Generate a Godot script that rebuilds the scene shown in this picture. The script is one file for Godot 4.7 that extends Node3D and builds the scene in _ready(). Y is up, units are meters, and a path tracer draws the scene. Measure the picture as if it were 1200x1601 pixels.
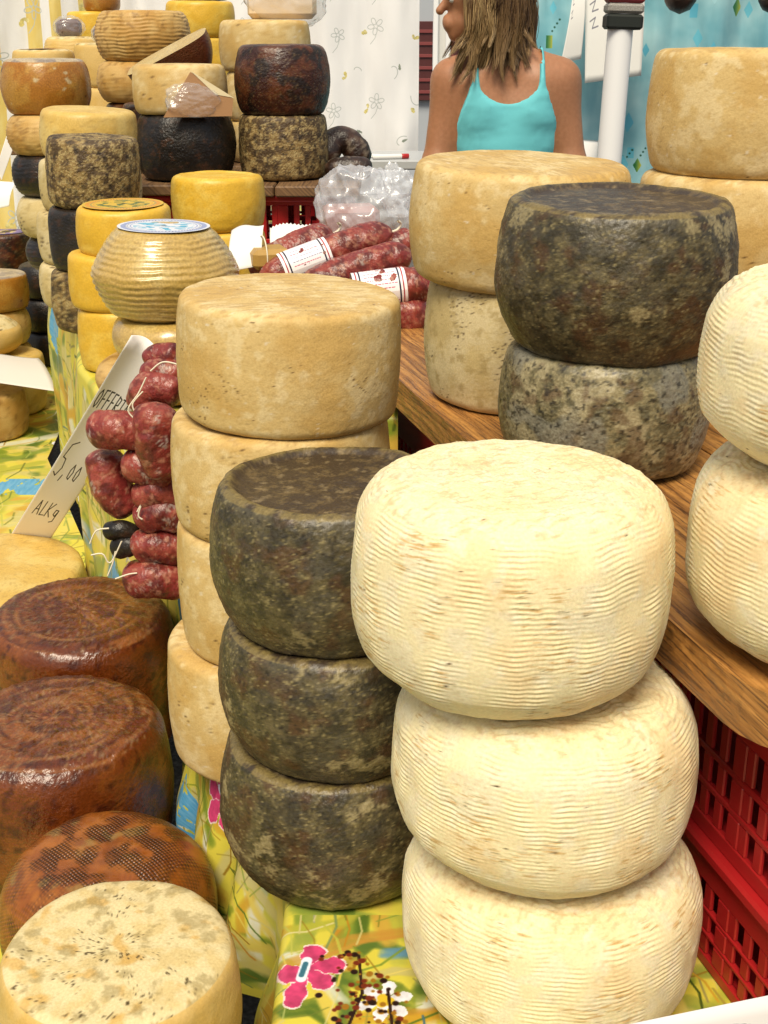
extends Node3D
# Market stall with stacks of cheese wheels. Positions are metres; CAM is the photographer's eye height.
const CAM := 1.42
var FB: FastNoiseLite
var CE: FastNoiseLite
var MT := {}
var TX := {}
var used := {}
var uvs := Vector2.ZERO
var uvo := Vector2.ZERO
var rng := RandomNumberGenerator.new()

# ------------------------------------------------------------------ helpers
func _noise(type: int, octaves: int) -> FastNoiseLite:
	var f := FastNoiseLite.new()
	f.noise_type = type
	f.frequency = 1.0
	f.seed = 11
	f.fractal_type = FastNoiseLite.FRACTAL_FBM if octaves > 1 else FastNoiseLite.FRACTAL_NONE
	f.fractal_octaves = octaves
	return f

func nz(p: Vector3, f: float) -> float:
	return FB.get_noise_3dv(p * f)

func ss(a: float, b: float, x: float) -> float:
	return smoothstep(a, b, x)

func numbered(n: String) -> String:
	if not used.has(n):
		used[n] = 0
		return n
	used[n] += 1
	return "%s_%03d" % [n, used[n]]

func tag(o: Node, label: String, category: String, group := "", kind := "") -> Node:
	if label: o.set_meta("label", label)
	if category: o.set_meta("category", category)
	if group: o.set_meta("group", group)
	if kind: o.set_meta("kind", kind)
	return o

func thing(called: String, label: String, category: String, at := Vector3.ZERO, turn := 0.0, group := "") -> Node3D:
	var o := Node3D.new()
	o.name = numbered(called)
	add_child(o)
	o.position = at
	o.rotation.y = turn
	tag(o, label, category, group)
	return o

func obj(called: String, mesh: Mesh, m: Material, parent: Node = self) -> MeshInstance3D:
	var o := MeshInstance3D.new()
	o.name = numbered(called) if parent == self else called
	o.mesh = mesh
	if m: o.material_override = m
	parent.add_child(o, true)
	return o

func newst() -> SurfaceTool:
	var st := SurfaceTool.new()
	st.begin(Mesh.PRIMITIVE_TRIANGLES)
	st.set_smooth_group(-1)
	return st

func fin(st: SurfaceTool) -> ArrayMesh:
	st.generate_normals()
	return st.commit()

func tri(st: SurfaceTool, a: Vector3, b: Vector3, c: Vector3, ctr: Vector3) -> void:
	var n := (a - c).cross(a - b)
	if n.dot((a + b + c) / 3.0 - ctr) < 0.0:
		var t := b
		b = c
		c = t
	for v in [a, b, c]:
		if uvs != Vector2.ZERO: st.set_uv(Vector2((v.x + v.y) * uvs.x + uvo.x, (v.z + v.y) * uvs.y + uvo.y))
		st.add_vertex(v)

func quad(st: SurfaceTool, a: Vector3, b: Vector3, c: Vector3, d: Vector3, ctr: Vector3) -> void:
	tri(st, a, b, c, ctr)
	tri(st, a, c, d, ctr)

# chamfered box
func bx(st: SurfaceTool, ctr: Vector3, size: Vector3, ch := 0.002, ba := Basis.IDENTITY) -> void:
	var h := size / 2.0
	ch = minf(ch, minf(h.x, minf(h.y, h.z)) * 0.6)
	var P := func(sx: int, sy: int, sz: int, ax: int) -> Vector3:
		var v := Vector3(sx * (h.x - (0.0 if ax == 0 else ch)), sy * (h.y - (0.0 if ax == 1 else ch)), sz * (h.z - (0.0 if ax == 2 else ch)))
		return ctr + ba * v
	for s in [-1, 1]:
		quad(st, P.call(s, -1, -1, 0), P.call(s, 1, -1, 0), P.call(s, 1, 1, 0), P.call(s, -1, 1, 0), ctr)
		quad(st, P.call(-1, s, -1, 1), P.call(1, s, -1, 1), P.call(1, s, 1, 1), P.call(-1, s, 1, 1), ctr)
		quad(st, P.call(-1, -1, s, 2), P.call(1, -1, s, 2), P.call(1, 1, s, 2), P.call(-1, 1, s, 2), ctr)
	for a in [-1, 1]:
		for b in [-1, 1]:
			quad(st, P.call(a, b, -1, 0), P.call(a, b, 1, 0), P.call(a, b, 1, 1), P.call(a, b, -1, 1), ctr)
			quad(st, P.call(a, -1, b, 0), P.call(a, 1, b, 0), P.call(a, 1, b, 2), P.call(a, -1, b, 2), ctr)
			quad(st, P.call(-1, a, b, 1), P.call(1, a, b, 1), P.call(1, a, b, 2), P.call(-1, a, b, 2), ctr)
			for c in [-1, 1]:
				tri(st, P.call(a, b, c, 0), P.call(a, b, c, 1), P.call(a, b, c, 2), ctr)

func box(size: Vector3, ch := 0.002) -> ArrayMesh:
	var st := newst()
	bx(st, Vector3.ZERO, size, ch)
	return fin(st)

# grid of points (rows x cols) to a mesh, smooth normals, optional colours and uvs
func grid_mesh(P: PackedVector3Array, rows: int, cols: int, C := PackedColorArray(), UV := PackedVector2Array(), wrap := false) -> ArrayMesh:
	var N := PackedVector3Array()
	N.resize(P.size())
	for i in rows:
		var i0 := maxi(i - 1, 0) * cols
		var i1 := mini(i + 1, rows - 1) * cols
		var ic := i * cols
		for j in cols:
			var j0 := j - 1
			var j1 := j + 1
			if wrap:
				if j0 < 0: j0 = cols - 2
				if j1 > cols - 1: j1 = 1
			else:
				if j0 < 0: j0 = 0
				if j1 > cols - 1: j1 = cols - 1
			var a := P[i1 + j] - P[i0 + j]
			var b := P[ic + j1] - P[ic + j0]
			N[ic + j] = b.cross(a).normalized()
	if wrap:   # poles of lathed shapes
		for e in [0, rows - 1]:
			if P[e * cols].distance_to(P[e * cols + cols / 3]) < 0.0008:
				var q: int = mini(e + 1, rows - 2) if e == 0 else e - 1
				var n := (P[e * cols] - P[q * cols]).normalized()
				n = Vector3.ZERO
				for j in cols - 1: n += N[q * cols + j]
				n = n.normalized()
				for j in cols: N[e * cols + j] = n
	var I := PackedInt32Array()
	I.resize((rows - 1) * (cols - 1) * 6)
	var k := 0
	for i in rows - 1:
		for j in cols - 1:
			var a := i * cols + j
			I[k] = a; I[k + 1] = a + cols; I[k + 2] = a + 1
			I[k + 3] = a + 1; I[k + 4] = a + cols; I[k + 5] = a + cols + 1
			k += 6
	var arr := []
	arr.resize(Mesh.ARRAY_MAX)
	arr[Mesh.ARRAY_VERTEX] = P
	arr[Mesh.ARRAY_NORMAL] = N
	if C.size(): arr[Mesh.ARRAY_COLOR] = C
	if UV.size(): arr[Mesh.ARRAY_TEX_UV] = UV
	arr[Mesh.ARRAY_INDEX] = I
	var m := ArrayMesh.new()
	m.add_surface_from_arrays(Mesh.PRIMITIVE_TRIANGLES, arr)
	return m

func lin(r: float, g: float, b: float) -> Color:
	return Color(r, g, b).linear_to_srgb()

func smat(c: Color, rough := 0.6, spec := 0.5) -> StandardMaterial3D:
	var m := StandardMaterial3D.new()
	m.albedo_color = c
	m.roughness = rough
	m.metallic_specular = spec
	m.cull_mode = BaseMaterial3D.CULL_DISABLED
	return m

func noise_img(freq: float, size: int, oct: int, sd: int, type := FastNoiseLite.TYPE_SIMPLEX_SMOOTH) -> Image:
	var f := FastNoiseLite.new()
	f.noise_type = type
	f.frequency = freq
	f.seed = sd
	f.fractal_octaves = oct
	if oct <= 1: f.fractal_type = FastNoiseLite.FRACTAL_NONE
	return f.get_seamless_image(size, size, false, false, 0.15)

func ramp_img(src: Image, lo: Color, hi: Color) -> Image:
	var w := src.get_width()
	var h := src.get_height()
	var d := src.get_data()
	var o := PackedByteArray()
	o.resize(w * h * 3)
	for i in w * h:
		var t := d[i] / 255.0
		o[i * 3] = int(255.0 * lerpf(lo.r, hi.r, t))
		o[i * 3 + 1] = int(255.0 * lerpf(lo.g, hi.g, t))
		o[i * 3 + 2] = int(255.0 * lerpf(lo.b, hi.b, t))
	var im := Image.create_from_data(w, h, false, Image.FORMAT_RGB8, o)
	im.generate_mipmaps()
	return im

func tex(im: Image) -> ImageTexture:
	return ImageTexture.create_from_image(im)

func make_textures() -> void:
	var g := noise_img(0.045, 512, 4, 3)
	TX.grain = tex(ramp_img(g, Color(0.70, 0.68, 0.64), Color(1, 1, 1)))
	TX.fine = tex(ramp_img(g, Color(0.88, 0.865, 0.83), Color(1, 1, 1)))
	TX.speck = tex(ramp_img(noise_img(0.09, 512, 3, 8), Color(0.36, 0.34, 0.30), Color(1, 1, 1)))
	var b := noise_img(0.05, 512, 4, 21)
	b.convert(Image.FORMAT_RGBA8)
	b.bump_map_to_normal_map(4.0)
	TX.bump = tex(b)
	var b2 := noise_img(0.03, 512, 5, 33)
	b2.convert(Image.FORMAT_RGBA8)
	b2.bump_map_to_normal_map(9.0)
	TX.rough_bump = tex(b2)

func rind_mat(grain: String, bump: String, nscale: float, rough: float, sc := 9.0, spec := 0.5, coat := 0.0) -> StandardMaterial3D:
	var m := StandardMaterial3D.new()
	m.vertex_color_use_as_albedo = true
	m.albedo_texture = TX[grain]
	m.uv1_triplanar = true
	m.uv1_scale = Vector3.ONE * sc
	m.normal_enabled = true
	m.normal_texture = TX[bump]
	m.normal_scale = nscale
	m.roughness = rough
	m.metallic_specular = spec
	if coat > 0.0:
		m.clearcoat_enabled = true
		m.clearcoat = coat
		m.clearcoat_roughness = 0.18
	return m

func make_mats() -> void:
	MT.white = rind_mat("fine", "bump", 0.22, 0.6, 14.0, 0.35)
	MT.white.subsurf_scatter_enabled = true
	MT.white.subsurf_scatter_strength = 0.08
	MT.tan = rind_mat("fine", "bump", 0.3, 0.58, 14.0, 0.35)
	MT.grey = rind_mat("grain", "rough_bump", 0.42, 0.44, 12.0, 0.5)
	MT.brown = rind_mat("grain", "rough_bump", 0.5, 0.30, 9.0, 0.55)
	MT.textile = rind_mat("grain", "rough_bump", 0.3, 0.33, 9.0, 0.5)
	var wv := Image.create(512, 512, false, Image.FORMAT_RGB8)
	var wb := Image.create(512, 512, false, Image.FORMAT_RGBA8)
	var pn := noise_img(0.008, 512, 3, 61)
	for y in 512:
		for x in 512:
			var w := 0.5 + 0.5 * sin(x * TAU / 14.222) * sin(y * TAU / 14.222)
			var m := ss(0.34, 0.66, pn.get_pixel(x, y).r)
			var v := 1.0 - 0.8 * w * m
			wv.set_pixel(x, y, Color(v, v * 0.96, v * 0.92))
			wb.set_pixel(x, y, Color(1.0 - w, 1.0 - w, 1.0 - w).lerp(Color(0.5, 0.5, 0.5), 1.0 - m))
	wv.generate_mipmaps()
	wb.bump_map_to_normal_map(5.0)
	TX.weave = tex(wv)
	TX.weave_bump = tex(wb)
	MT.textile = rind_mat("weave", "weave_bump", 0.8, 0.33, 5.0, 0.5)
	MT.cream = rind_mat("fine", "bump", 0.25, 0.5, 12.0, 0.4)
	MT.wax = rind_mat("fine", "bump", 0.18, 0.42, 9.0, 0.45)
	MT.wrapped = rind_mat("grain", "bump", 0.2, 0.4, 9.0, 0.5, 0.9)
	MT.mottled = rind_mat("speck", "rough_bump", 1.0, 0.6, 12.0)
	MT.redbrown = rind_mat("speck", "rough_bump", 0.6, 0.38, 10.0)
	MT.black = rind_mat("speck", "rough_bump", 0.6, 0.42, 10.0)
	MT.orange = rind_mat("grain", "bump", 0.3, 0.3, 9.0, 0.5)
	MT.salami = rind_mat("grain", "rough_bump", 0.5, 0.36, 12.0)
	MT.wood = rind_mat("grain", "bump", 0.3, 0.55, 12.0)
	MT.red_plastic = smat(lin(0.38, 0.014, 0.016), 0.34)
	MT.paper = smat(lin(0.62, 0.58, 0.53), 0.75)
	MT.white_paper = smat(lin(0.75, 0.74, 0.72), 0.7)
	MT.twine = smat(lin(0.72, 0.66, 0.52), 0.85)
	MT.metal_white = smat(lin(0.78, 0.79, 0.80), 0.4)
	MT.plank_dark = smat(lin(0.06, 0.035, 0.02), 0.7)

# ------------------------------------------------------------------ colour of rinds (linear base colours)
func mix(a: Color, b: Color, t: float) -> Color:
	return a.lerp(b, clampf(t, 0.0, 1.0))

# p: point on the thing in metres, rf: distance from axis / radius, cap: 1 on the upper face, o: variation offset
func rind(kind: String, p: Vector3, rf: float, cap: float, o: Vector3) -> Color:
	var q := p + o
	var lo := nz(q, 11.0)
	var mid := nz(q + Vector3(3, 1, 7), 42.0)
	var hi := nz(q + Vector3(9, 4, 2), 190.0)
	var c: Color
	match kind:
		"white":
			c = mix(Color(0.90, 0.80, 0.51), Color(0.89, 0.715, 0.42), ss(-0.05, 0.5, lo + mid * 0.3))
			c = mix(c, Color(0.88, 0.80, 0.57), ss(0.0, 0.4, mid - lo * 0.6))
			c = mix(c, Color(0.62, 0.50, 0.27), ss(0.25, 0.55, hi + mid * 0.4) * 0.35)
			if cap < 0.5:
				var d := FB.get_noise_3dv(Vector3(q.x * 45.0, q.y * 330.0, q.z * 45.0))
				var zone := nz(q + Vector3(1, 8, 3), 13.0)
				c = mix(c, Color(0.60, 0.38, 0.14), ss(0.16, 0.42, d) * ss(0.06, 0.3, zone) * 0.85)
				var d2 := FB.get_noise_3dv(Vector3(q.x * 60.0 + 7.0, q.y * 420.0, q.z * 60.0))
				c = mix(c, Color(0.20, 0.16, 0.09), ss(0.46, 0.6, d2) * ss(0.08, 0.3, zone + mid * 0.3) * 0.85)
			else:
				c = mix(c, Color(0.66, 0.47, 0.25), ss(0.1, 0.45, nz(Vector3(q.x, q.y, q.z * 3.0), 55.0)) * 0.6)
			c = mix(c, Color(0.12, 0.08, 0.04), ss(0.70, 0.74, nz(q, 120.0)))
		"tan":
			c = mix(Color(0.66, 0.485, 0.21), Color(0.60, 0.40, 0.14), ss(-0.1, 0.4, lo + mid * 0.3))
			c = mix(c, Color(0.74, 0.585, 0.31), ss(0.05, 0.45, mid - lo))
			c = mix(c, Color(0.46, 0.29, 0.10), ss(0.15, 0.5, hi) * 0.4)
			c = mix(c, Color(0.16, 0.09, 0.035), ss(0.36, 0.52, nz(q, 260.0)) * ss(0.22, 0.42, nz(q + Vector3(5, 5, 1), 16.0)))
			c = mix(c, Color(0.20, 0.12, 0.05), ss(0.68, 0.74, nz(q, 95.0)))
			c = mix(c, Color(0.78, 0.72, 0.58), ss(0.54, 0.64, nz(q + Vector3(2, 9, 4), 75.0)) * 0.6)
			if cap > 0.5:
				c = mix(c, Color(0.44, 0.29, 0.12), ss(0.08, 0.3, nz(Vector3(q.x, q.y, q.z * 5.0), 26.0)) * 0.6)
		"pale":
			c = mix(Color(0.66, 0.56, 0.33), Color(0.58, 0.46, 0.22), ss(-0.2, 0.3, lo + hi * 0.3))
			c = mix(c, Color(0.42, 0.32, 0.14), ss(0.15, 0.5, mid + hi * 0.3) * 0.7)
			c = mix(c, Color(0.13, 0.09, 0.05), ss(0.28, 0.4, nz(q, 230.0)) * ss(0.05, 0.25, nz(q + Vector3(5, 5, 1), 15.0)))
		"grey":
			c = mix(Color(0.048, 0.041, 0.023), Color(0.145, 0.118, 0.056), ss(-0.35, 0.4, mid * 0.8 + hi * 0.5))
			c = mix(c, Color(0.105, 0.050, 0.019), ss(0.0, 0.4, nz(q + Vector3(6, 2, 2), 26.0)) * 0.7)
			c = mix(c, Color(0.112, 0.100, 0.068), ss(0.05, 0.4, nz(q + Vector3(1, 7, 5), 11.0)) * 0.6)
			c = mix(c, Color(0.34, 0.285, 0.135), ss(0.25, 0.55, nz(q + Vector3(2, 4, 4), 210.0) + mid * 0.25) * 0.8)
			c = mix(c, Color(0.40, 0.335, 0.175), ss(0.38, 0.46, lo + mid * 0.25 + hi * 0.12) * 0.8)
			c = mix(c, Color(0.016, 0.013, 0.009), ss(0.25, 0.5, nz(q + Vector3(4, 4, 9), 160.0)) * 0.7)
			if cap > 0.5:
				c = mix(Color(0.060, 0.042, 0.026), Color(0.15, 0.105, 0.050), ss(0.0, 0.45, mid + hi * 0.6))
				c = mix(c, Color(0.38, 0.29, 0.16), ss(0.25, 0.5, nz(q, 60.0) + lo * 0.5) * 0.5)
			if cap > 0.15 and rf > 0.76: c = mix(c, Color(0.27, 0.205, 0.07), ss(-0.45, 0.15, mid + hi * 0.5) * 0.8 * ss(0.79, 0.82, rf))
		"palegrey":
			c = mix(Color(0.15, 0.135, 0.075), Color(0.36, 0.31, 0.17), ss(-0.3, 0.3, mid * 0.6 + hi * 0.6))
			c = mix(c, Color(0.50, 0.44, 0.27), ss(0.05, 0.2, lo + mid * 0.3) * 0.75)
			c = mix(c, Color(0.12, 0.06, 0.03), ss(0.12, 0.4, nz(q + Vector3(6, 2, 2), 28.0)) * 0.6)
			c = mix(c, Color(0.25, 0.25, 0.21), ss(0.1, 0.3, nz(q + Vector3(1, 7, 5), 12.0)) * 0.7)
			c = mix(c, Color(0.02, 0.016, 0.012), ss(0.2, 0.4, nz(q + Vector3(4, 4, 9), 110.0)) * 0.8)
		"brown":
			c = mix(Color(0.165, 0.036, 0.007), Color(0.25, 0.072, 0.013), ss(-0.2, 0.4, lo + mid * 0.4))
			c = mix(c, Color(0.085, 0.018, 0.005), ss(0.0, 0.4, mid))
			if cap > 0.5:
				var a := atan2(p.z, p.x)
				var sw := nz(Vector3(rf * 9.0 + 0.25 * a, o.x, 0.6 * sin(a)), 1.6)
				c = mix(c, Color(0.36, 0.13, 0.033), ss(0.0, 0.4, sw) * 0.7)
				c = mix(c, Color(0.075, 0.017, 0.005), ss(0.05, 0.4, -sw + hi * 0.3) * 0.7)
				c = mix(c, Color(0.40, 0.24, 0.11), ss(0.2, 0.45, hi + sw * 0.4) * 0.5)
		"textile":
			c = mix(Color(0.24, 0.074, 0.010), Color(0.33, 0.12, 0.018), ss(-0.2, 0.4, lo + mid * 0.4))
			if cap > 0.3:
				c = mix(c, Color(0.10, 0.030, 0.010), ss(0.05, 0.5, nz(q + Vector3(2, 2, 2), 24.0)) * 0.5)
				c = mix(c, Color(0.28, 0.20, 0.06), ss(0.18, 0.4, nz(q + Vector3(7, 1, 2), 20.0)) * 0.6)
		"cream":
			c = mix(Color(0.72, 0.57, 0.28), Color(0.68, 0.48, 0.17), ss(-0.1, 0.4, lo + mid * 0.4))
			if cap > 0.5:
				c = mix(Color(0.74, 0.63, 0.36), Color(0.68, 0.54, 0.26), ss(-0.1, 0.4, mid))
				c = mix(c, Color(0.62, 0.36, 0.07), ss(0.20, 0.42, nz(q + Vector3(4, 1, 1), 27.0)) * 0.65)
				c = mix(c, Color(0.30, 0.23, 0.09), ss(0.10, 0.38, nz(q + Vector3(8, 2, 6), 38.0) + hi * 0.3) * 0.55)
				c = mix(c, Color(0.09, 0.06, 0.02), ss(0.25, 0.4, nz(q, 240.0)) * ss(0.12, 0.3, nz(q + Vector3(8, 2, 6), 34.0)))
			else:
				c = mix(c, Color(0.66, 0.42, 0.11), 0.6)
		"gold":
			c = mix(Color(0.66, 0.45, 0.12), Color(0.72, 0.54, 0.19), ss(-0.2, 0.4, lo + mid * 0.4))
			c = mix(c, Color(0.40, 0.24, 0.06), ss(0.2, 0.5, hi + mid * 0.3) * 0.5)
		"wax":
			c = mix(Color(0.74, 0.46, 0.045), Color(0.78, 0.55, 0.10), ss(-0.2, 0.4, lo + mid * 0.5))
			c = mix(c, Color(0.58, 0.33, 0.03), ss(0.2, 0.5, hi + lo * 0.3) * 0.4)
		"ribbed":
			c = mix(Color(0.60, 0.40, 0.15), Color(0.50, 0.29, 0.08), ss(-0.2, 0.4, lo + mid * 0.4))
			c = mix(c, Color(0.22, 0.11, 0.03), ss(0.15, 0.45, nz(q, 33.0) + hi * 0.3) * 0.6)
		"mottled":
			c = mix(Color(0.16, 0.095, 0.036), Color(0.60, 0.40, 0.14), ss(-0.35, 0.25, mid + hi * 0.5 + lo * 0.5))
			c = mix(c, Color(0.85, 0.68, 0.32), ss(0.05, 0.4, hi + mid * 0.7) * 0.8)
			c = mix(c, Color(0.016, 0.010, 0.006), ss(0.2, 0.45, nz(q + Vector3(3, 3, 3), 60.0)) * 0.75)
		"redbrown":
			c = mix(Color(0.075, 0.018, 0.010), Color(0.20, 0.055, 0.016), ss(-0.2, 0.35, lo + mid * 0.6))
			c = mix(c, Color(0.025, 0.014, 0.010), ss(0.05, 0.25, nz(q + Vector3(2, 5, 1), 18.0)) * 0.9)
			c = mix(c, Color(0.34, 0.22, 0.10), ss(0.25, 0.45, hi + mid * 0.3) * 0.5)
		"black":
			c = mix(Color(0.018, 0.014, 0.012), Color(0.042, 0.030, 0.020), ss(-0.2, 0.4, lo + mid))
			c = mix(c, Color(0.13, 0.05, 0.02), ss(0.25, 0.45, mid + hi * 0.4) * 0.6)
		"orange":
			c = mix(Color(0.46, 0.19, 0.025), Color(0.56, 0.30, 0.06), ss(-0.2, 0.3, lo + mid * 0.3))
			c = mix(c, Color(0.09, 0.02, 0.008), ss(0.48, 0.56, nz(q + Vector3(1, 2, 9), 17.0)))
			c = mix(c, Color(0.66, 0.52, 0.30), ss(0.48, 0.6, nz(q + Vector3(6, 2, 9), 20.0) + mid * 0.3))
			if cap > 0.5:
				c = mix(Color(0.60, 0.50, 0.36), Color(0.36, 0.30, 0.26), ss(0.0, 0.2, nz(q, 22.0) + mid * 0.3))
		"salami":
			c = mix(Color(0.27, 0.038, 0.032), Color(0.38, 0.075, 0.055), ss(-0.2, 0.4, lo + mid))
			c = mix(c, Color(0.09, 0.014, 0.014), ss(0.02, 0.3, nz(q + Vector3(2, 2, 5), 30.0)) * 0.7)
			c = mix(c, Color(0.58, 0.27, 0.18), ss(0.15, 0.42, nz(q + Vector3(5, 2, 8), 75.0)) * 0.6)
			c = mix(c, Color(0.62, 0.54, 0.50), ss(0.42, 0.62, nz(q + Vector3(1, 6, 3), 24.0) + hi * 0.5) * 0.6)
		"speckmeat":
			c = mix(Color(0.045, 0.020, 0.014), Color(0.13, 0.055, 0.030), ss(-0.2, 0.4, lo + mid))
			c = mix(c, Color(0.50, 0.42, 0.32), ss(0.25, 0.4, mid + hi * 0.4) * 0.6)
		_:
			c = Color(0.5, 0.5, 0.5)
	return c

# ------------------------------------------------------------------ cheese wheels
# [upper edge radius / widest radius, corner radius, bulge exponent, lower edge radius / widest radius]
func shape_of(kind: String, p: float) -> Array:
	if p < 2.5: return [0.64, 0.010, 1.4, 0.74]
	if p < 2.8: return [0.74, 0.035, 2.2, 0.76]
	if p < 3.4:
		match kind:
			"white": return [0.90, 0.032, 2.6, 0.76]
			"grey": return [0.885, 0.008, 2.2, 0.80]
			"palegrey": return [0.90, 0.014, 2.2, 0.86]
			"brown": return [0.91, 0.028, 2.2, 0.90]
		return [0.86, 0.014, 2.0, 0.84]
	if p < 4.6: return [0.94, 0.013, 2.0, 0.92]
	return [0.965, 0.011, 2.0, 0.955]

func drum_profile(R: float, H: float, sh: Array) -> PackedVector2Array:
	var rc: float = minf(sh[1], H * 0.3)
	var side := func(y: float) -> float:
		var e: float = sh[0] if y > H / 2.0 else sh[3]
		return R - R * (1.0 - e) * pow(absf(2.0 * y / H - 1.0), sh[2])
	var out := PackedVector2Array()
	var re: float = side.call(0.0)
	for i in 60: out.append(Vector2((re - rc) * i / 60.0, 0.0))
	for i in 24:
		var t := i / 24.0
		var a := Vector2(re - rc, 0)
		var b := Vector2(side.call(rc), rc)
		out.append(a.lerp(Vector2(re, 0), t).lerp(Vector2(re, 0).lerp(b, t), t))
	for i in 80:
		var y := rc + (H - 2.0 * rc) * i / 80.0
		out.append(Vector2(side.call(y), y))
	re = side.call(H)
	for i in 24:
		var t := i / 24.0
		var a := Vector2(side.call(H - rc), H - rc)
		var b := Vector2(re - rc, H)
		out.append(a.lerp(Vector2(re, H), t).lerp(Vector2(re, H).lerp(b, t), t))
	re = side.call(H)
	for i in 61: out.append(Vector2((re - rc) * (1.0 - i / 60.0), H + 0.0012 * sin(PI / 2 * i / 60.0)))
	return out

# k: ridge style "" | "basket" | "rib";  dish: depth of a sunk upper face
func wheel_mesh(R: float, H: float, p: float, kind: String, sd: int, seg: int, rings: int, k := "", dish := 0.0, squash := 0.0) -> ArrayMesh:
	var raw := PackedVector2Array()
	raw = drum_profile(R, H, shape_of(kind, p))
	var n := raw.size() - 1
	# resample: weight the underside thinly
	var L := PackedFloat32Array([0.0])
	for i in n:
		var w := 0.2 if raw[i].y < H * 0.03 and raw[i].x < R * 0.8 else (0.5 if raw[i].y > H * 0.98 else 1.0)
		L.append(L[i] + raw[i].distance_to(raw[i + 1]) * w)
	var prof := PackedVector2Array()
	var arc := PackedFloat32Array()
	var at := 0
	for i in rings + 1:
		var want := L[n] * i / rings
		while at < n - 1 and L[at + 1] < want: at += 1
		var f := clampf((want - L[at]) / maxf(L[at + 1] - L[at], 1e-9), 0.0, 1.0)
		prof.append(raw[at].lerp(raw[at + 1], f))
		arc.append(want)
	var o := Vector3(sd * 1.37, sd * 0.71, sd * 2.13)
	var cols := seg + 1
	var rows := rings + 1
	var P := PackedVector3Array()
	var C := PackedColorArray()
	P.resize(rows * cols)
	C.resize(rows * cols)
	var out := PackedFloat32Array()
	for j in cols:
		var a := TAU * (j % seg) / seg
		out.append(1.0 + 0.014 * nz(Vector3(cos(a), sin(a), sd * 3.1), 1.1))
	var sector := 26.0
	for i in rows:
		var b := prof[i]
		var t0 := prof[mini(i + 1, rows - 1)] - prof[maxi(i - 1, 0)]
		var nr := t0.y
		var ny := -t0.x
		var nl := sqrt(nr * nr + ny * ny) + 1e-9
		nr /= nl
		ny /= nl
		var rf := b.x / R
		var cap := ss(0.55, 0.85, ny)
		for j in cols:
			var jj := j % seg
			var a := TAU * jj / seg
			var ca := cos(a)
			var sa := sin(a)
			var base := Vector3(ca * b.x * out[j], b.y, sa * b.x * out[j])
			var d := 0.0
			var big := nz(base + o, 9.0)
			d += big * (0.0013 if kind == "tan" or kind == "pale" else 0.0024)
			if k == "basket":
				if cap < 0.9:
					var sj := a / TAU * sector + 0.35 * nz(Vector3(b.y * 20.0, a, sd), 1.0)
					var ph := arc[i] / 0.0039 + 0.9 * nz(Vector3(ca * 2.0, sa * 2.0, sd + b.y * 8.0), 1.2) + 0.45 * sin(floor(sj) * 12.9 + sd)
					var fade := 0.6 + 0.4 * absf(sin(sj * PI))
					d += (1.0 - cap) * 0.00046 * sin(ph * TAU) * fade * clampf(0.45 + 1.5 * nz(base + o, 26.0), 0.02, 1.2)
					d -= (1.0 - cap) * 0.0002 * ss(0.86, 1.0, absf(cos(sj * PI)))
				if cap > 0.1:
					var sp := sin((b.x / 0.0062 + a * 0.32 + 2.2 * nz(base * 16.0 + o, 1.0)) * TAU)
					d += cap * (0.0006 * sp * (0.6 + nz(base + o, 26.0)) + 0.0013 * nz(base + o, 60.0))
			elif k == "rib":
				d += (1.0 - cap * 0.7) * 0.0012 * sin((arc[i] / 0.0095 + 0.6 * nz(Vector3(ca, sa, sd + b.y * 6.0), 1.2)) * TAU) * (0.6 + 0.9 * nz(base + o, 18.0))
			elif k == "swirl":
				if cap > 0.3:
					d += cap * 0.0007 * sin((b.x / 0.014 + a * 0.16 + 3.2 * nz(base * 12.0 + o, 1.0)) * TAU) + cap * 0.0011 * nz(base + o, 120.0) + cap * 0.0012 * nz(base + o, 40.0)
			elif k == "cloth":
				if cap > 0.3:
					d += cap * 0.0015 * nz(base + o, 30.0)
			elif k == "lump":
				d += 0.0009 * nz(base + o, 34.0) + 0.0005 * nz(base + o, 150.0)
			else:
				d += 0.00035 * nz(base + o, 40.0) + 0.0002 * nz(base + o, 170.0)
			if dish > 0.0 and cap > 0.2:
				d -= dish * (1.0 - ss(0.74, 0.82, rf + 0.02 * big))
			P[i * cols + j] = base + Vector3(ca * nr * d, ny * d, sa * nr * d) + Vector3(0, squash * ca * b.y / H, 0)
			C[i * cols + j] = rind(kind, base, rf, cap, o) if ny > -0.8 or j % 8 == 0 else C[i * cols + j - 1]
	# settle the underside on y = 0
	var lowest := 1.0
	for v in P: lowest = minf(lowest, v.y)
	for i in P.size(): P[i].y -= lowest
	return grid_mesh(P, rows, cols, C, PackedVector2Array(), true)

# printed paper disc lying on the upper face of a wheel
func label_disc(parent: Node3D, R: float, H: float, p: float, frac: float, image: Image) -> void:
	var rows := 10
	var cols := 49
	var P := PackedVector3Array()
	var U := PackedVector2Array()
	for i in rows:
		var r := R * frac * i / (rows - 1)
		var y := H + 0.0036
		for j in cols:
			var a := TAU * (j % 48) / 48
			P.append(Vector3(r * cos(a), y, r * sin(a)))
			U.append(Vector2(0.5 + 0.5 * r / (R * frac) * cos(a), 0.5 + 0.5 * r / (R * frac) * sin(a)))
	var m := smat(Color.WHITE, 0.4)
	m.albedo_texture = tex(image)
	obj("paper_label", grid_mesh(P, rows, cols, PackedColorArray(), U, false), m, parent)

const MATOF := {"pale": "tan", "palegrey": "grey", "gold": "wax", "ribbed": "cream", "speckmeat": "redbrown"}

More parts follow.
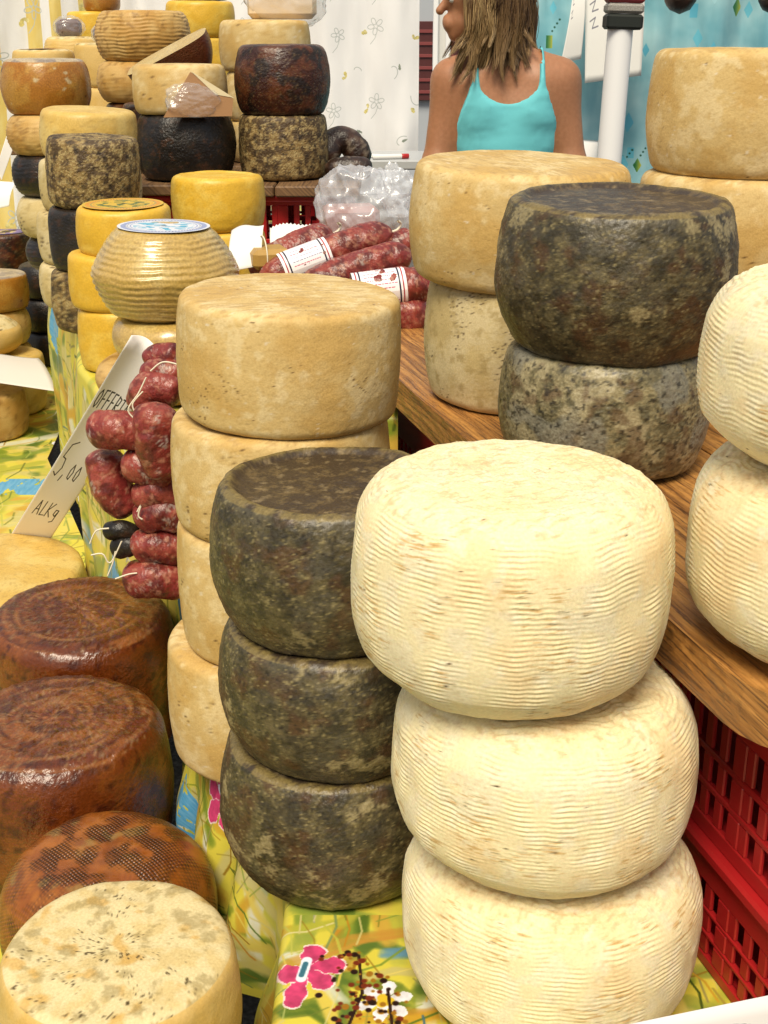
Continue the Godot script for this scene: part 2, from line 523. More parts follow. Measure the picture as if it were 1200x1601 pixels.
func wheel(label: String, x: float, y: float, z: float, R: float, H: float, p: float, kind: String, sd: int, lod := 1, k := "", dish := 0.0, group := "", turn := 0.0, tilt := Vector2.ZERO, matname := "") -> MeshInstance3D:
	var seg: int = [72, 176, 280, 256][lod]
	var rings: int = [44, 104, 180, 330][lod]
	var mesh := wheel_mesh(R, H, p, kind, sd, seg, rings, k, dish)
	var o := obj("cheese", mesh, MT[matname if matname else MATOF.get(kind, kind)])
	o.position = Vector3(x, CAM + y, z)
	o.basis = Basis.from_euler(Vector3(tilt.x, 0, tilt.y)) * Basis(Vector3.UP, turn)
	tag(o, label, "cheese", group)
	return o

# ------------------------------------------------------------------ tubes (sausages, twine)
func tube(path: PackedVector3Array, rad: PackedFloat32Array, seg: int, kind := "", o := Vector3.ZERO, bump := 0.0) -> ArrayMesh:
	var n := path.size()
	var P := PackedVector3Array()
	var C := PackedColorArray()
	var up := Vector3.UP
	for i in n:
		var t := (path[mini(i + 1, n - 1)] - path[maxi(i - 1, 0)]).normalized()
		if i == 0 and absf(t.dot(up)) > 0.9: up = Vector3.RIGHT
		var s := t.cross(up).normalized()
		up = s.cross(t).normalized()
		for j in seg + 1:
			var a := TAU * (j % seg) / seg
			var dir := s * cos(a) + up * sin(a)
			var r := rad[i]
			if bump > 0.0: r *= 1.0 + bump * nz(path[i] + dir * r + o, 32.0)
			var v := path[i] + dir * r
			P.append(v)
			if kind: C.append(rind(kind, v, 0.5, 0.0, o))
	return grid_mesh(P, n, seg + 1, C, PackedVector2Array(), true)

func curve(pts: Array, n: int) -> PackedVector3Array:
	var c := Curve3D.new()
	c.bake_interval = 0.004
	for i in pts.size():
		var a: Vector3 = pts[maxi(i - 1, 0)]
		var b: Vector3 = pts[mini(i + 1, pts.size() - 1)]
		var t := (b - a) / 6.0
		c.add_point(pts[i], -t, t)
	var out := PackedVector3Array()
	var len := c.get_baked_length()
	for i in n: out.append(c.sample_baked(len * i / (n - 1), true))
	return out

func sausage_mesh(pts: Array, r: float, sd: int, n := 40, seg := 28, kind := "salami") -> ArrayMesh:
	var path := curve(pts, n)
	var rad := PackedFloat32Array()
	for i in n:
		var t := float(i) / (n - 1)
		var e := minf(t, 1.0 - t) * 2.0
		rad.append(maxf(r * pow(1.0 - pow(1.0 - minf(e * 2.4, 1.0), 2.2), 0.5), r * 0.03))
	return tube(path, rad, seg, kind, Vector3(sd * 1.7, sd * 0.6, sd), 0.10)

func twine_mesh(pts: Array, r := 0.0012, n := 24) -> ArrayMesh:
	var path := curve(pts, n)
	var rad := PackedFloat32Array()
	for i in n: rad.append(r)
	return tube(path, rad, 6)

func ring_mesh(c: Vector3, axis: Vector3, R: float, r := 0.0012) -> ArrayMesh:
	var s := axis.cross(Vector3(0.3, 1, 0.2)).normalized()
	var u := s.cross(axis).normalized()
	var path := PackedVector3Array()
	var rad := PackedFloat32Array()
	for i in 33:
		var a := TAU * i / 32
		path.append(c + (s * cos(a) + u * sin(a)) * R)
		rad.append(r)
	return tube(path, rad, 6)

# ------------------------------------------------------------------ drawing on images
func dot(im: Image, x: float, y: float, r: float, c: Color) -> void:
	for j in range(maxi(0, int(y - r)), mini(im.get_height(), int(y + r) + 2)):
		for i in range(maxi(0, int(x - r)), mini(im.get_width(), int(x + r) + 2)):
			var d := Vector2(i - x, j - y).length()
			if d < r + 0.5:
				var a := clampf(r + 0.5 - d, 0.0, 1.0) * c.a
				im.set_pixel(i, j, im.get_pixel(i, j).lerp(Color(c.r, c.g, c.b), a))

func stroke(im: Image, pts: Array, r: float, c: Color) -> void:
	for k in pts.size() - 1:
		var a: Vector2 = pts[k]
		var b: Vector2 = pts[k + 1]
		var n := maxi(1, int(a.distance_to(b) / maxf(r * 0.6, 0.6)))
		for i in n + 1:
			var q := a.lerp(b, float(i) / n)
			dot(im, q.x, q.y, r, c)

func petal(im: Image, cx: float, cy: float, ang: float, l: float, w: float, c: Color, seed_ := 0) -> void:
	var d := Vector2(cos(ang), sin(ang))
	var e := Vector2(-d.y, d.x)
	var m := int(l + w) + 2
	for j in range(maxi(0, int(cy) - m), mini(im.get_height(), int(cy) + m)):
		for i in range(maxi(0, int(cx) - m), mini(im.get_width(), int(cx) + m)):
			var v := Vector2(i - cx, j - cy)
			var t := v.dot(d) / l
			if t < 0.05 or t > 1.0: continue
			var half := w * pow(t, 0.6) * sqrt(maxf(0.0, 1.0 - pow(t, 4.0))) * (1.0 + 0.12 * sin(t * 17.0 + ang * 5.0))
			if absf(v.dot(e)) < half:
				var sh := 0.9 + 0.18 * FB.get_noise_2d(i * 0.06, j * 0.06)
				im.set_pixel(i, j, Color(c.r * sh, c.g * sh, c.b * sh))

# ------------------------------------------------------------------ distance-field bodies
func nets(F: PackedFloat32Array, nx: int, ny: int, nq: int, org: Vector3, cs: float) -> ArrayMesh:
	var idx := PackedInt32Array()
	idx.resize(nx * ny * nq)
	idx.fill(-1)
	var V := PackedVector3Array()
	var N := PackedVector3Array()
	var sx := 1
	var sy := nx
	var sz := nx * ny
	var off := [0, sx, sy, sx + sy, sz, sx + sz, sy + sz, sx + sy + sz]
	var cor := [Vector3(0, 0, 0), Vector3(1, 0, 0), Vector3(0, 1, 0), Vector3(1, 1, 0), Vector3(0, 0, 1), Vector3(1, 0, 1), Vector3(0, 1, 1), Vector3(1, 1, 1)]
	var edges := [[0, 1], [2, 3], [4, 5], [6, 7], [0, 2], [1, 3], [4, 6], [5, 7], [0, 4], [1, 5], [2, 6], [3, 7]]
	for k in nq - 1:
		for j in ny - 1:
			for i in nx - 1:
				var b := i + j * sy + k * sz
				if absf(F[b]) > cs * 3.6: continue
				var inside := 0
				for m in 8:
					if F[b + off[m]] < 0.0: inside += 1
				if inside == 0 or inside == 8: continue
				var s := Vector3.ZERO
				var cnt := 0
				for e in edges:
					var fa := F[b + off[e[0]]]
					var fb := F[b + off[e[1]]]
					if (fa < 0.0) != (fb < 0.0):
						var ca: Vector3 = cor[e[0]]
						var cb: Vector3 = cor[e[1]]
						s += ca.lerp(cb, fa / (fa - fb))
						cnt += 1
				s /= cnt
				idx[b] = V.size()
				V.append(org + (Vector3(i, j, k) + s) * cs)
				var g := Vector3(F[b + sx] - F[b] + F[b + sx + sy + sz] - F[b + sy + sz], F[b + sy] - F[b] + F[b + sx + sy + sz] - F[b + sx + sz], F[b + sz] - F[b] + F[b + sx + sy + sz] - F[b + sx + sy])
				N.append(g.normalized())
	var I := PackedInt32Array()
	for k in range(1, nq - 1):
		for j in range(1, ny - 1):
			for i in range(1, nx - 1):
				var b := i + j * sy + k * sz
				if absf(F[b]) > cs * 3.6: continue
				var f0 := F[b] < 0.0
				for ax in 3:
					var st: int = [sx, sy, sz][ax]
					if f0 == (F[b + st] < 0.0): continue
					var u: int = [sy, sz, sx][ax]
					var w: int = [sz, sx, sy][ax]
					var q := [idx[b], idx[b - u], idx[b - u - w], idx[b - w]]
					if q[0] < 0 or q[1] < 0 or q[2] < 0 or q[3] < 0: continue
					if f0:
						for t in [0, 2, 1, 0, 3, 2]: I.append(q[t])
					else:
						for t in [0, 1, 2, 0, 2, 3]: I.append(q[t])
	var arr := []
	arr.resize(Mesh.ARRAY_MAX)
	arr[Mesh.ARRAY_VERTEX] = V
	arr[Mesh.ARRAY_NORMAL] = N
	arr[Mesh.ARRAY_INDEX] = I
	var m := ArrayMesh.new()
	m.add_surface_from_arrays(Mesh.PRIMITIVE_TRIANGLES, arr)
	return m

# bones: [a, b, ra, rb, zscale]; smooth union written into a field
func field(bones: Array, org: Vector3, nx: int, ny: int, nq: int, cs: float, kk: float) -> PackedFloat32Array:
	var F := PackedFloat32Array()
	F.resize(nx * ny * nq)
	F.fill(1.0)
	for bn in bones:
		var a: Vector3 = bn[0]
		var b: Vector3 = bn[1]
		var ra: float = bn[2]
		var rb: float = bn[3]
		var zs: float = bn[4] if bn.size() > 4 else 1.0
		var m := maxf(ra, rb) + kk * 2.0 + cs * 2.0
		var lo := (Vector3(minf(a.x, b.x) - m, minf(a.y, b.y) - m, minf(a.z, b.z) - m) - org) / cs
		var hi := (Vector3(maxf(a.x, b.x) + m, maxf(a.y, b.y) + m, maxf(a.z, b.z) + m) - org) / cs
		var sc := Vector3(1, 1, zs)
		var ba := (b - a) * sc
		var bb := maxf(ba.length_squared(), 1e-9)
		for k in range(maxi(0, int(lo.z)), mini(nq, int(hi.z) + 1)):
			for j in range(maxi(0, int(lo.y)), mini(ny, int(hi.y) + 1)):
				for i in range(maxi(0, int(lo.x)), mini(nx, int(hi.x) + 1)):
					var p := (org + Vector3(i, j, k) * cs - a) * sc
					var h := clampf(p.dot(ba) / bb, 0.0, 1.0)
					var d := (p - ba * h).length() - lerpf(ra, rb, h)
					var id := i + nx * (j + ny * k)
					var f := F[id]
					var e := maxf(kk - absf(f - d), 0.0) / kk
					F[id] = minf(f, d) - e * e * kk * 0.25
	return F

# point on the ray through photo pixel (x, y) at horizontal distance d from the camera
func at(x: float, y: float, d: float) -> Vector3:
	var u := (x - 600.0) / 1980.0
	var v := (800.5 - y) / 1980.0
	var s := sin(deg_to_rad(20.3))
	var c := cos(deg_to_rad(20.3))
	var w := Vector3(u, -s + v * c, -c - v * s)
	return Vector3(0, CAM, 0) + w * (d / -w.z)

func prism(poly: PackedVector2Array, y0: float, y1: float) -> ArrayMesh:   # poly holds (x, distance)
	var st := newst()
	var ctr := Vector3.ZERO
	for q in poly: ctr += Vector3(q.x, (y0 + y1) / 2, -q.y) / poly.size()
	var ids := Geometry2D.triangulate_polygon(poly)
	for y in [y0, y1]:
		for i in range(0, ids.size(), 3):
			var a := poly[ids[i]]
			var b := poly[ids[i + 1]]
			var c := poly[ids[i + 2]]
			tri(st, Vector3(a.x, y, -a.y), Vector3(b.x, y, -b.y), Vector3(c.x, y, -c.y), Vector3((a.x + b.x + c.x) / 3, (y0 + y1) / 2, -(a.y + b.y + c.y) / 3))
	for i in poly.size():
		var a := poly[i]
		var b := poly[(i + 1) % poly.size()]
		quad(st, Vector3(a.x, y0, -a.y), Vector3(b.x, y0, -b.y), Vector3(b.x, y1, -b.y), Vector3(a.x, y1, -a.y), ctr)
	return fin(st)

# ------------------------------------------------------------------ printed cloths
func cloth_image() -> Image:
	var n := 512
	var im := Image.create(n, n, false, Image.FORMAT_RGB8)
	im.fill(Color(0.80, 0.76, 0.28))
	rng.seed = 5
	var pal := [Color(0.80, 0.72, 0.30), Color(0.66, 0.66, 0.22), Color(0.44, 0.52, 0.14), Color(0.74, 0.70, 0.42), Color(0.74, 0.58, 0.16), Color(0.30, 0.40, 0.12), Color(0.56, 0.60, 0.24), Color(0.80, 0.80, 0.72), Color(0.70, 0.48, 0.12), Color(0.30, 0.50, 0.62)]
	for i in 900:
		var c: Color = pal[mini(rng.randi() % 10, rng.randi() % 11)]
		c = c.lightened(rng.randf() * 0.12)
		var p := Vector2(rng.randf() * n, rng.randf() * n)
		var a := rng.randf_range(-0.5, 0.5) + (PI / 2 if rng.randf() < 0.55 else 0.2)
		var l := rng.randf_range(20, 80)
		var pts := []
		for k in 4:
			pts.append(p + Vector2(cos(a), sin(a)) * l * k / 3.0)
			a += rng.randf_range(-0.35, 0.35)
		for h in 3:
			var sh := Vector2(rng.randf_range(-3, 3), rng.randf_range(-3, 3))
			var q := []
			for v in pts: q.append(v + sh)
			stroke(im, q, rng.randf_range(1.0, 4.5), Color(c.r, c.g, c.b, 0.3))
	im.resize(1024, 1024, Image.INTERPOLATE_CUBIC)
	for i in 1300:
		var c: Color = pal[mini(rng.randi() % 10, rng.randi() % 11)]
		c = c.lightened(rng.randf() * 0.25) if rng.randf() < 0.6 else c.darkened(0.25)
		var p := Vector2(rng.randf() * 1024, rng.randf() * 1024)
		var a := rng.randf_range(-0.35, 0.35) + (PI / 2 if rng.randf() < 0.6 else 0.2)
		var l := rng.randf_range(25, 90)
		stroke(im, [p, p + Vector2(cos(a), sin(a)) * l * 0.5, p + Vector2(cos(a + 0.2), sin(a + 0.2)) * l], rng.randf_range(0.5, 1.3), Color(c.r, c.g, c.b, 0.6))
	# blue squares
	for q in [[600, 900, 60, 80], [540, 660, 70, 60], [120, 300, 70, 90], [260, 700, 60, 70], [800, 420, 80, 60], [900, 820, 60, 60], [430, 120, 60, 80]]:
		for j in int(q[3]):
			for i in int(q[2]):
				if FB.get_noise_2d((q[0] + i) * 0.05, (q[1] + j) * 0.02) > -0.28:
					im.set_pixel(q[0] + i, q[1] + j, Color(0.36, 0.62, 0.78).lightened(0.2 * FB.get_noise_2d(i * 0.2, j * 0.03)))
	# white flowers, pink flowers
	for f in [[512, 905, 26.0], [700, 250, 40.0], [200, 520, 36.0], [860, 640, 36.0], [330, 880, 34.0]]:
		for k in 6: petal(im, f[0], f[1], k * TAU / 6 + 0.3, f[2], f[2] * 0.34, Color(0.93, 0.93, 0.96))
		for k in 5: dot(im, f[0] + 4 * cos(k * 2.0), f[1] + 4 * sin(k * 2.0), 5, Color(0.82, 0.70, 0.18))
	for f in [[438, 946, 1.0, 0.0], [150, 760, 1.2, 1.0], [640, 520, 1.2, 2.1], [880, 120, 1.1, 0.4], [300, 240, 1.2, 2.9]]:
		var s: float = f[2]
		var ph: float = f[3]
		for k in [[1.25, 34.0, 15.0], [0.2, 38.0, 15.0], [-0.75, 34.0, 14.0], [-1.75, 50.0, 13.0], [-2.75, 24.0, 17.0]]:
			petal(im, f[0], f[1], k[0] + ph, k[1] * s + 2, k[2] * s + 2, Color(0.96, 0.88, 0.86))
			petal(im, f[0], f[1], k[0] + ph, k[1] * s, k[2] * s, Color(0.84, 0.27, 0.47))
		stroke(im, [Vector2(f[0] - 2, f[1] - 12), Vector2(f[0] + 2, f[1] + 12)], 5, Color(0.86, 0.90, 0.95))
		stroke(im, [Vector2(f[0] - 2, f[1] - 8), Vector2(f[0] + 1, f[1] + 8)], 2.5, Color(0.22, 0.42, 0.50))
	# brown speckled sprigs
	for f in [[478, 925, 0.0], [505, 880, 0.9], [80, 110, 0.3], [740, 860, 1.4], [600, 380, 0.5]]:
		rng.seed = int(f[0])
		stroke(im, [Vector2(f[0], f[1] - 60), Vector2(f[0] + 14, f[1] - 10), Vector2(f[0] + 10, f[1] + 40)], 1.2, Color(0.16, 0.08, 0.05))
		for i in 80:
			var t := rng.randf()
			var q := Vector2(f[0] + rng.randfn(0, 15) + 14 * sin(t * 3.0 + f[2]), f[1] - 60 + t * 105)
			dot(im, q.x, q.y, rng.randf_range(1.0, 3.4), [Color(0.13, 0.05, 0.03), Color(0.42, 0.15, 0.06), Color(0.58, 0.40, 0.10)][rng.randi() % 3])
	im.generate_mipmaps()
	return im

# sheet over a table: rows of [edge x, edge distance, inner x, inner distance]
func cloth_sheet(rows_in: Array, top: float, bottom: float, sd: int, amp := 0.018) -> ArrayMesh:
	var E := []
	for i in rows_in.size() - 1:
		var a: Array = rows_in[i]
		var b: Array = rows_in[i + 1]
		var n := maxi(2, int(Vector2(a[0] - b[0], a[1] - b[1]).length() / 0.012))
		for k in n:
			var f := float(k) / n
			E.append([lerpf(a[0], b[0], f), lerpf(a[1], b[1], f), lerpf(a[2], b[2], f), lerpf(a[3], b[3], f)])
	E.append(rows_in[-1])
	# soften corners
	for pass_ in 6:
		var G := E.duplicate(true)
		for i in range(1, E.size() - 1):
			for c in 2: G[i][c] = (E[i - 1][c] + E[i][c] * 2.0 + E[i + 1][c]) / 4.0
		E = G
	var P := PackedVector3Array()
	var U := PackedVector2Array()
	var nd := 30
	var nt := 40
	var cols := nd + 6 + nt
	var s := 0.0
	for i in E.size():
		var e: Array = E[i]
		var p := Vector2(e[0], e[1])
		var t := Vector2(E[mini(i + 1, E.size() - 1)][0] - E[maxi(i - 1, 0)][0], E[mini(i + 1, E.size() - 1)][1] - E[maxi(i - 1, 0)][1]).normalized()
		var o := Vector2(-t.y, t.x)
		var inner := Vector2(e[2], e[3])
		if o.dot(p - inner) < 0: o = -o
		if i > 0: s += p.distance_to(Vector2(E[i - 1][0], E[i - 1][1]))
		var drop := top - bottom
		for c in cols:
			if c < nd:      # hanging part, bottom to top
				var d := drop * (1.0 - float(c) / nd)
				var fall := smoothstep(0.0, 0.14, d)
				var fold := sin(s * 46.0 + 3.0 * FB.get_noise_2d(s * 6.0, sd)) * 0.5 + 1.1 * FB.get_noise_2d(s * 9.0, sd + d * 1.5)
				var q := p + o * (0.012 + amp * fall * (1.0 + fold))
				P.append(Vector3(q.x, top - 0.012 - d * 0.985, -q.y))
				U.append(Vector2(p.x + o.x * (d + 0.02) + 0.5, p.y + o.y * (d + 0.02)))
			elif c < nd + 6: # rounded edge
				var a := float(c - nd) / 6.0 * PI / 2
				var q := p + o * 0.012 * cos(a)
				P.append(Vector3(q.x, top - 0.012 + 0.012 * sin(a), -q.y))
				U.append(Vector2(q.x + 0.5, q.y))
			else:
				var f := pow(float(c - nd - 6) / (nt - 1), 1.6)
				var q := p.lerp(inner, f)
				P.append(Vector3(q.x, top, -q.y))
				U.append(Vector2(q.x + 0.5, q.y))
	return grid_mesh(P, E.size(), cols, PackedColorArray(), U)

func curtain_mesh(x0: float, x1: float, z: float, y0: float, y1: float, sd: int, amp := 0.03, wave := 24.0) -> ArrayMesh:
	var nx := int((x1 - x0) / 0.015)
	var ny := 50
	var P := PackedVector3Array()
	var U := PackedVector2Array()
	for j in ny:
		var y := lerpf(y0, y1, float(j) / (ny - 1))
		for i in nx:
			var x := lerpf(x0, x1, float(i) / (nx - 1))
			var zz := z + amp * sin(x * wave + 1.2 * FB.get_noise_2d(x * 2.0 + sd, y * 0.7)) + amp * 0.9 * FB.get_noise_2d(x * 7.0, y * 1.3 + sd)
			P.append(Vector3(x, y, zz))
			U.append(Vector2(x - x0, y1 - y))
	return grid_mesh(P, ny, nx, PackedColorArray(), U)

func flower_outline(im: Image, c: Vector2, s: float, col: Color, w: float, ph: float) -> void:
	for k in 5:
		var a := ph + k * TAU / 5
		var pts := []
		for i in 13:
			var t := TAU * i / 12
			var d := Vector2(cos(a), sin(a))
			var e := Vector2(-d.y, d.x)
			pts.append(c + d * s * (0.62 - 0.42 * cos(t)) + e * s * 0.26 * sin(t))
		stroke(im, pts, w, col)

func white_curtain_image(yellow: float) -> Image:
	var im := Image.create(512, 1024, false, Image.FORMAT_RGB8)
	im.fill(Color(0.97, 0.97, 0.97))
	rng.seed = 77
	if yellow > 0.0:
		for q in [[30, 60], [140, 40], [250, 70], [390, 50], [470, 30]]:
			for j in 1024:
				for i in int(q[1]):
					im.set_pixel(q[0] + i, j, Color(0.93, 0.86, 0.58).lerp(Color(0.90, 0.78, 0.40), 0.5 + 0.5 * FB.get_noise_2d(i * 0.03, j * 0.01)))
	for r in 7:
		for q in 3:
			var c := Vector2(70 + q * 170 + rng.randf_range(-25, 25) + (r % 2) * 60, 70 + r * 145 + rng.randf_range(-25, 25))
			var g := Color(0.78, 0.80, 0.79, 0.9)
			if (r + q) % 2 == 0:
				flower_outline(im, c, rng.randf_range(22, 32), g, 1.3, rng.randf() * 6)
				stroke(im, [c + Vector2(6, 16), c + Vector2(-4, 45), c + Vector2(-22, 66)], 1.2, g)
			else:
				var a := rng.randf() * TAU
				var pts := []
				for i in 16:
					pts.append(c + Vector2(cos(a), sin(a)) * (6 + i * 2.2))
					a += 0.28 - i * 0.012
				stroke(im, pts, 1.6, g)
				petal(im, c.x + 30, c.y - 20, rng.randf() * 6, 26, 7, Color(0.62, 0.66, 0.60))
			if rng.randf() < 0.6:
				petal(im, c.x - 34, c.y + 26, rng.randf() * 6, 24, 9, Color(0.94, 0.88, 0.55))
				petal(im, c.x - 34, c.y + 26, rng.randf() * 6, 18, 8, Color(0.95, 0.90, 0.62))
	im.generate_mipmaps()
	return im

func teal_curtain_image() -> Image:
	var n1 := noise_img(0.006, 512, 4, 91)
	var im := ramp_img(n1, Color(0.42, 0.66, 0.72), Color(0.70, 0.84, 0.86))
	im.clear_mipmaps()
	rng.seed = 31
	for i in 46:
		var c := Vector2(rng.randf() * 512, rng.randf() * 512)
		var h := rng.randf_range(14, 24)
		var w := h * 0.55
		var kind := rng.randi() % 4
		var col: Color = [Color(0.36, 0.68, 0.78), Color(0.40, 0.72, 0.80), Color(0.20, 0.46, 0.34), Color(0.62, 0.80, 0.84)][kind]
		var square := rng.randf() < 0.3
		for y in range(maxi(0, int(c.y - h)), mini(512, int(c.y + h))):
			for x in range(maxi(0, int(c.x - w)), mini(512, int(c.x + w))):
				var dx := absf(x - c.x) / w
				var dy := absf(y - c.y) / h
				if (square and dx < 0.8 and dy < 0.8) or (not square and dx + dy < 1.0):
					var cc := col
					if kind == 2: cc = Color(0.16, 0.42, 0.24).lerp(Color(0.72, 0.72, 0.28), clampf((x - c.x) / w * 0.7 + 0.4, 0, 1))
					im.set_pixel(x, y, cc)
		if kind == 2:
			for k in 4: dot(im, c.x + 6 + k * 5, c.y - h - 6 - k * 8, 2.2, Color(0.14, 0.32, 0.26))
	im.generate_mipmaps()
	return im

func cloth_mat(im: Image, rough := 0.45, sc := Vector3.ONE) -> StandardMaterial3D:
	var m := smat(Color.WHITE, rough)
	m.albedo_texture = tex(im)
	m.uv1_scale = sc
	m.texture_repeat = true
	return m

# ------------------------------------------------------------------ wood and crates
func wood_image(a: Color, b: Color, dark: Color, sd: int) -> Image:
	var im := Image.create(256, 1024, false, Image.FORMAT_RGB8)
	for y in 1024:
		for x in 256:
			var wv := x + 9.0 * FB.get_noise_2d(x * 0.006 + sd, y * 0.0035)
			var g := FB.get_noise_2d(wv * 0.085 + sd, y * 0.0022)
			var f := FB.get_noise_2d(wv * 0.33 + sd, y * 0.008 + 40.0)
			var c := a.lerp(b, clampf(0.5 + g * 1.3 + f * 0.4, 0, 1))
			c = c.lerp(dark, ss(0.2, 0.5, f + g * 0.4) * 0.6)
			im.set_pixel(x, y, c)
	im.generate_mipmaps()
	return im

func plank_board(called: String, label: String, pos: Vector3, turn: float, widths: Array, length: float, thick: float, m: Material, rounded := false) -> Node3D:
	var t := thing(called, label, "board", pos, turn)
	var x := 0.0
	var i := 0
	for w in widths:
		var st := newst()
		uvs = Vector2(4.6, 0.8)
		uvo = Vector2(i * 0.37, i * 0.61)
		if rounded and i == 0:
			var pts := PackedVector2Array([Vector2(x + w - 0.002, 0), Vector2(x + w - 0.002, length), Vector2(x, length), Vector2(x, 0.10)])
			for k in 7: pts.append(Vector2(x + 0.10 - 0.10 * cos(k * PI / 14) if k > 0 else x, 0.10 - 0.085 * sin(k * PI / 14)))
			var clean := PackedVector2Array()
			for q in pts:
				if clean.size() == 0 or clean[-1].distance_to(q) > 0.001: clean.append(q)
			obj("plank", prism(clean, -thick, 0.0), m, t)
		else:
			bx(st, Vector3(x + w / 2, -thick / 2 - 0.001 * (i % 2), -length / 2 + 0.012 * ((i * 7) % 3 - 1)), Vector3(w - 0.003, thick, length), 0.003)
			obj("plank", fin(st), m, t)
		uvs = Vector2.ZERO
		x += w
		i += 1
	return t

# crate wall in its own plane (x along, y up): a moulded panel with slots
func slot_panel(w: float, h: float, th: float, ba: Basis, ctr: Vector3, bands: Array, n_bays: int) -> ArrayMesh:
	var st := newst()
	var B := func(x0: float, x1: float, y0: float, y1: float, t: float) -> void:
		bx(st, ctr + ba * Vector3((x0 + x1) / 2, (y0 + y1) / 2, 0), Vector3(x1 - x0, y1 - y0, t), 0.0012, ba)
	var y := 0.0
	var bay := w / n_bays
	for b in bands:      # [height, slots per bay]; 0 slots = solid
		var hh: float = b[0] * h
		if b[1] == 0:
			B.call(-w / 2, w / 2, y, y + hh, th)
		else:
			for k in n_bays:
				var x0 := -w / 2 + k * bay
				var post := bay * 0.16
				B.call(x0, x0 + post, y, y + hh, th)
				var n: int = b[1]
				var pitch := (bay - post) / n
				for i in n:
					B.call(x0 + post + pitch * i + pitch * 0.5, x0 + post + pitch * (i + 1), y, y + hh, th * 0.7)
		y += hh
	return fin(st)

func red_crate(label: String, pos: Vector3, turn: float, size: Vector3, parent_group := "", high_slots := false) -> Node3D:
	# pos: middle of the base
	var t := thing("plastic_crate", label, "crate", pos, turn, parent_group)
	var m: Material = MT.red_plastic
	var bands := [[0.09, 0], [0.15, 4], [0.035, 0], [0.15, 4], [0.035, 0], [0.19, 4], [0.35, 0]]
	if high_slots: bands = [[0.28, 0], [0.2, 4], [0.05, 0], [0.36, 5], [0.11, 0]]
	for s in [-1.0, 1.0]:
		obj("side_panel", slot_panel(size.z - 0.03, size.y, 0.006, Basis(Vector3.UP, PI / 2), Vector3(s * (size.x / 2 - 0.010), 0, 0), bands, 5), m, t)
		obj("end_panel", slot_panel(size.x - 0.03, size.y, 0.006, Basis.IDENTITY, Vector3(0, 0, s * (size.z / 2 - 0.010)), bands, 3), m, t)
	for sx in [-1.0, 1.0]:
		for sz in [-1.0, 1.0]:
			var st := newst()
			bx(st, Vector3(sx * (size.x / 2 - 0.008), size.y / 2, sz * (size.z / 2 - 0.020)), Vector3(0.016, size.y - 0.004, 0.040), 0.004)
			bx(st, Vector3(sx * (size.x / 2 - 0.020), size.y / 2, sz * (size.z / 2 - 0.008)), Vector3(0.040, size.y - 0.006, 0.0164), 0.004)
			obj("corner_post", fin(st), m, t)
	var st2 := newst()
	for s in [-1.0, 1.0]:
		bx(st2, Vector3(s * (size.x / 2 - 0.009), size.y - 0.007, 0), Vector3(0.022, 0.0135, size.z - 0.045), 0.003)
		bx(st2, Vector3(0, size.y - 0.0072, s * (size.z / 2 - 0.009)), Vector3(size.x - 0.045, 0.0130, 0.022), 0.003)
	obj("rim", fin(st2), m, t)
	var st3 := newst()
	bx(st3, Vector3(0, 0.006, 0), Vector3(size.x - 0.03, 0.008, size.z - 0.03), 0.002)
	obj("base", fin(st3), m, t)
	return t

func table(label: String, poly: PackedVector2Array, top: float, legs: Array) -> void:
	var t := thing("trestle_table", label, "table")
	obj("tabletop", prism(poly, top - 0.03, top), MT.plank_dark, t)
	for q in legs:
		var st := newst()
		bx(st, Vector3(q[0], (top - 0.03) / 2, -q[1]), Vector3(0.05, top - 0.032, 0.05), 0.003)
		obj("leg", fin(st), MT.plank_dark, t)

# sheet of paper through four corners with a bow
func paper_mesh(bl: Vector3, br: Vector3, tr: Vector3, tl: Vector3, bow := 0.0, curl := 0.0, n := 18, teeth := 0.0) -> ArrayMesh:
	var nrm := (br - bl).cross(tl - bl).normalized()
	var P := PackedVector3Array()
	var U := PackedVector2Array()
	var side := []
	for lay in [0.0003, -0.0003]:
		for j in n:
			var v := float(j) / (n - 1)
			for i in n:
				var u := float(i) / (n - 1)
				var p := bl.lerp(br, u).lerp(tl.lerp(tr, u), v)
				var tooth := (teeth * (1.0 if i % 2 == 0 else 0.0)) if j == n - 1 else 0.0
				p += nrm * (bow * sin(PI * v) + curl * v * v * (0.5 + 0.5 * sin(u * 5.0)) + lay) + (tl - bl).normalized() * tooth
				P.append(p)
				U.append(Vector2(u, 1.0 - v))
	# front and back as one closed strip
	var st := SurfaceTool.new()
	st.begin(Mesh.PRIMITIVE_TRIANGLES)
	var Q := func(a: int, b: int, c: int, d: int) -> void:
		for k in [a, b, c, a, c, d]:
			st.set_uv(U[k])
			st.add_vertex(P[k])
	var o := n * n
	for j in n - 1:
		for i in n - 1:
			var a := j * n + i
			Q.call(a, a + n, a + n + 1, a + 1)
			Q.call(o + a, o + a + 1, o + a + n + 1, o + a + n)
	for i in n - 1:
		Q.call(i, i + 1, o + i + 1, o + i)
		var b := (n - 1) * n + i
		Q.call(b, o + b, o + b + 1, b + 1)
		Q.call(i * n, o + i * n, o + (i + 1) * n, (i + 1) * n)
		Q.call(i * n + n - 1, (i + 1) * n + n - 1, o + (i + 1) * n + n - 1, o + i * n + n - 1)
	st.generate_normals()
	return st.commit()
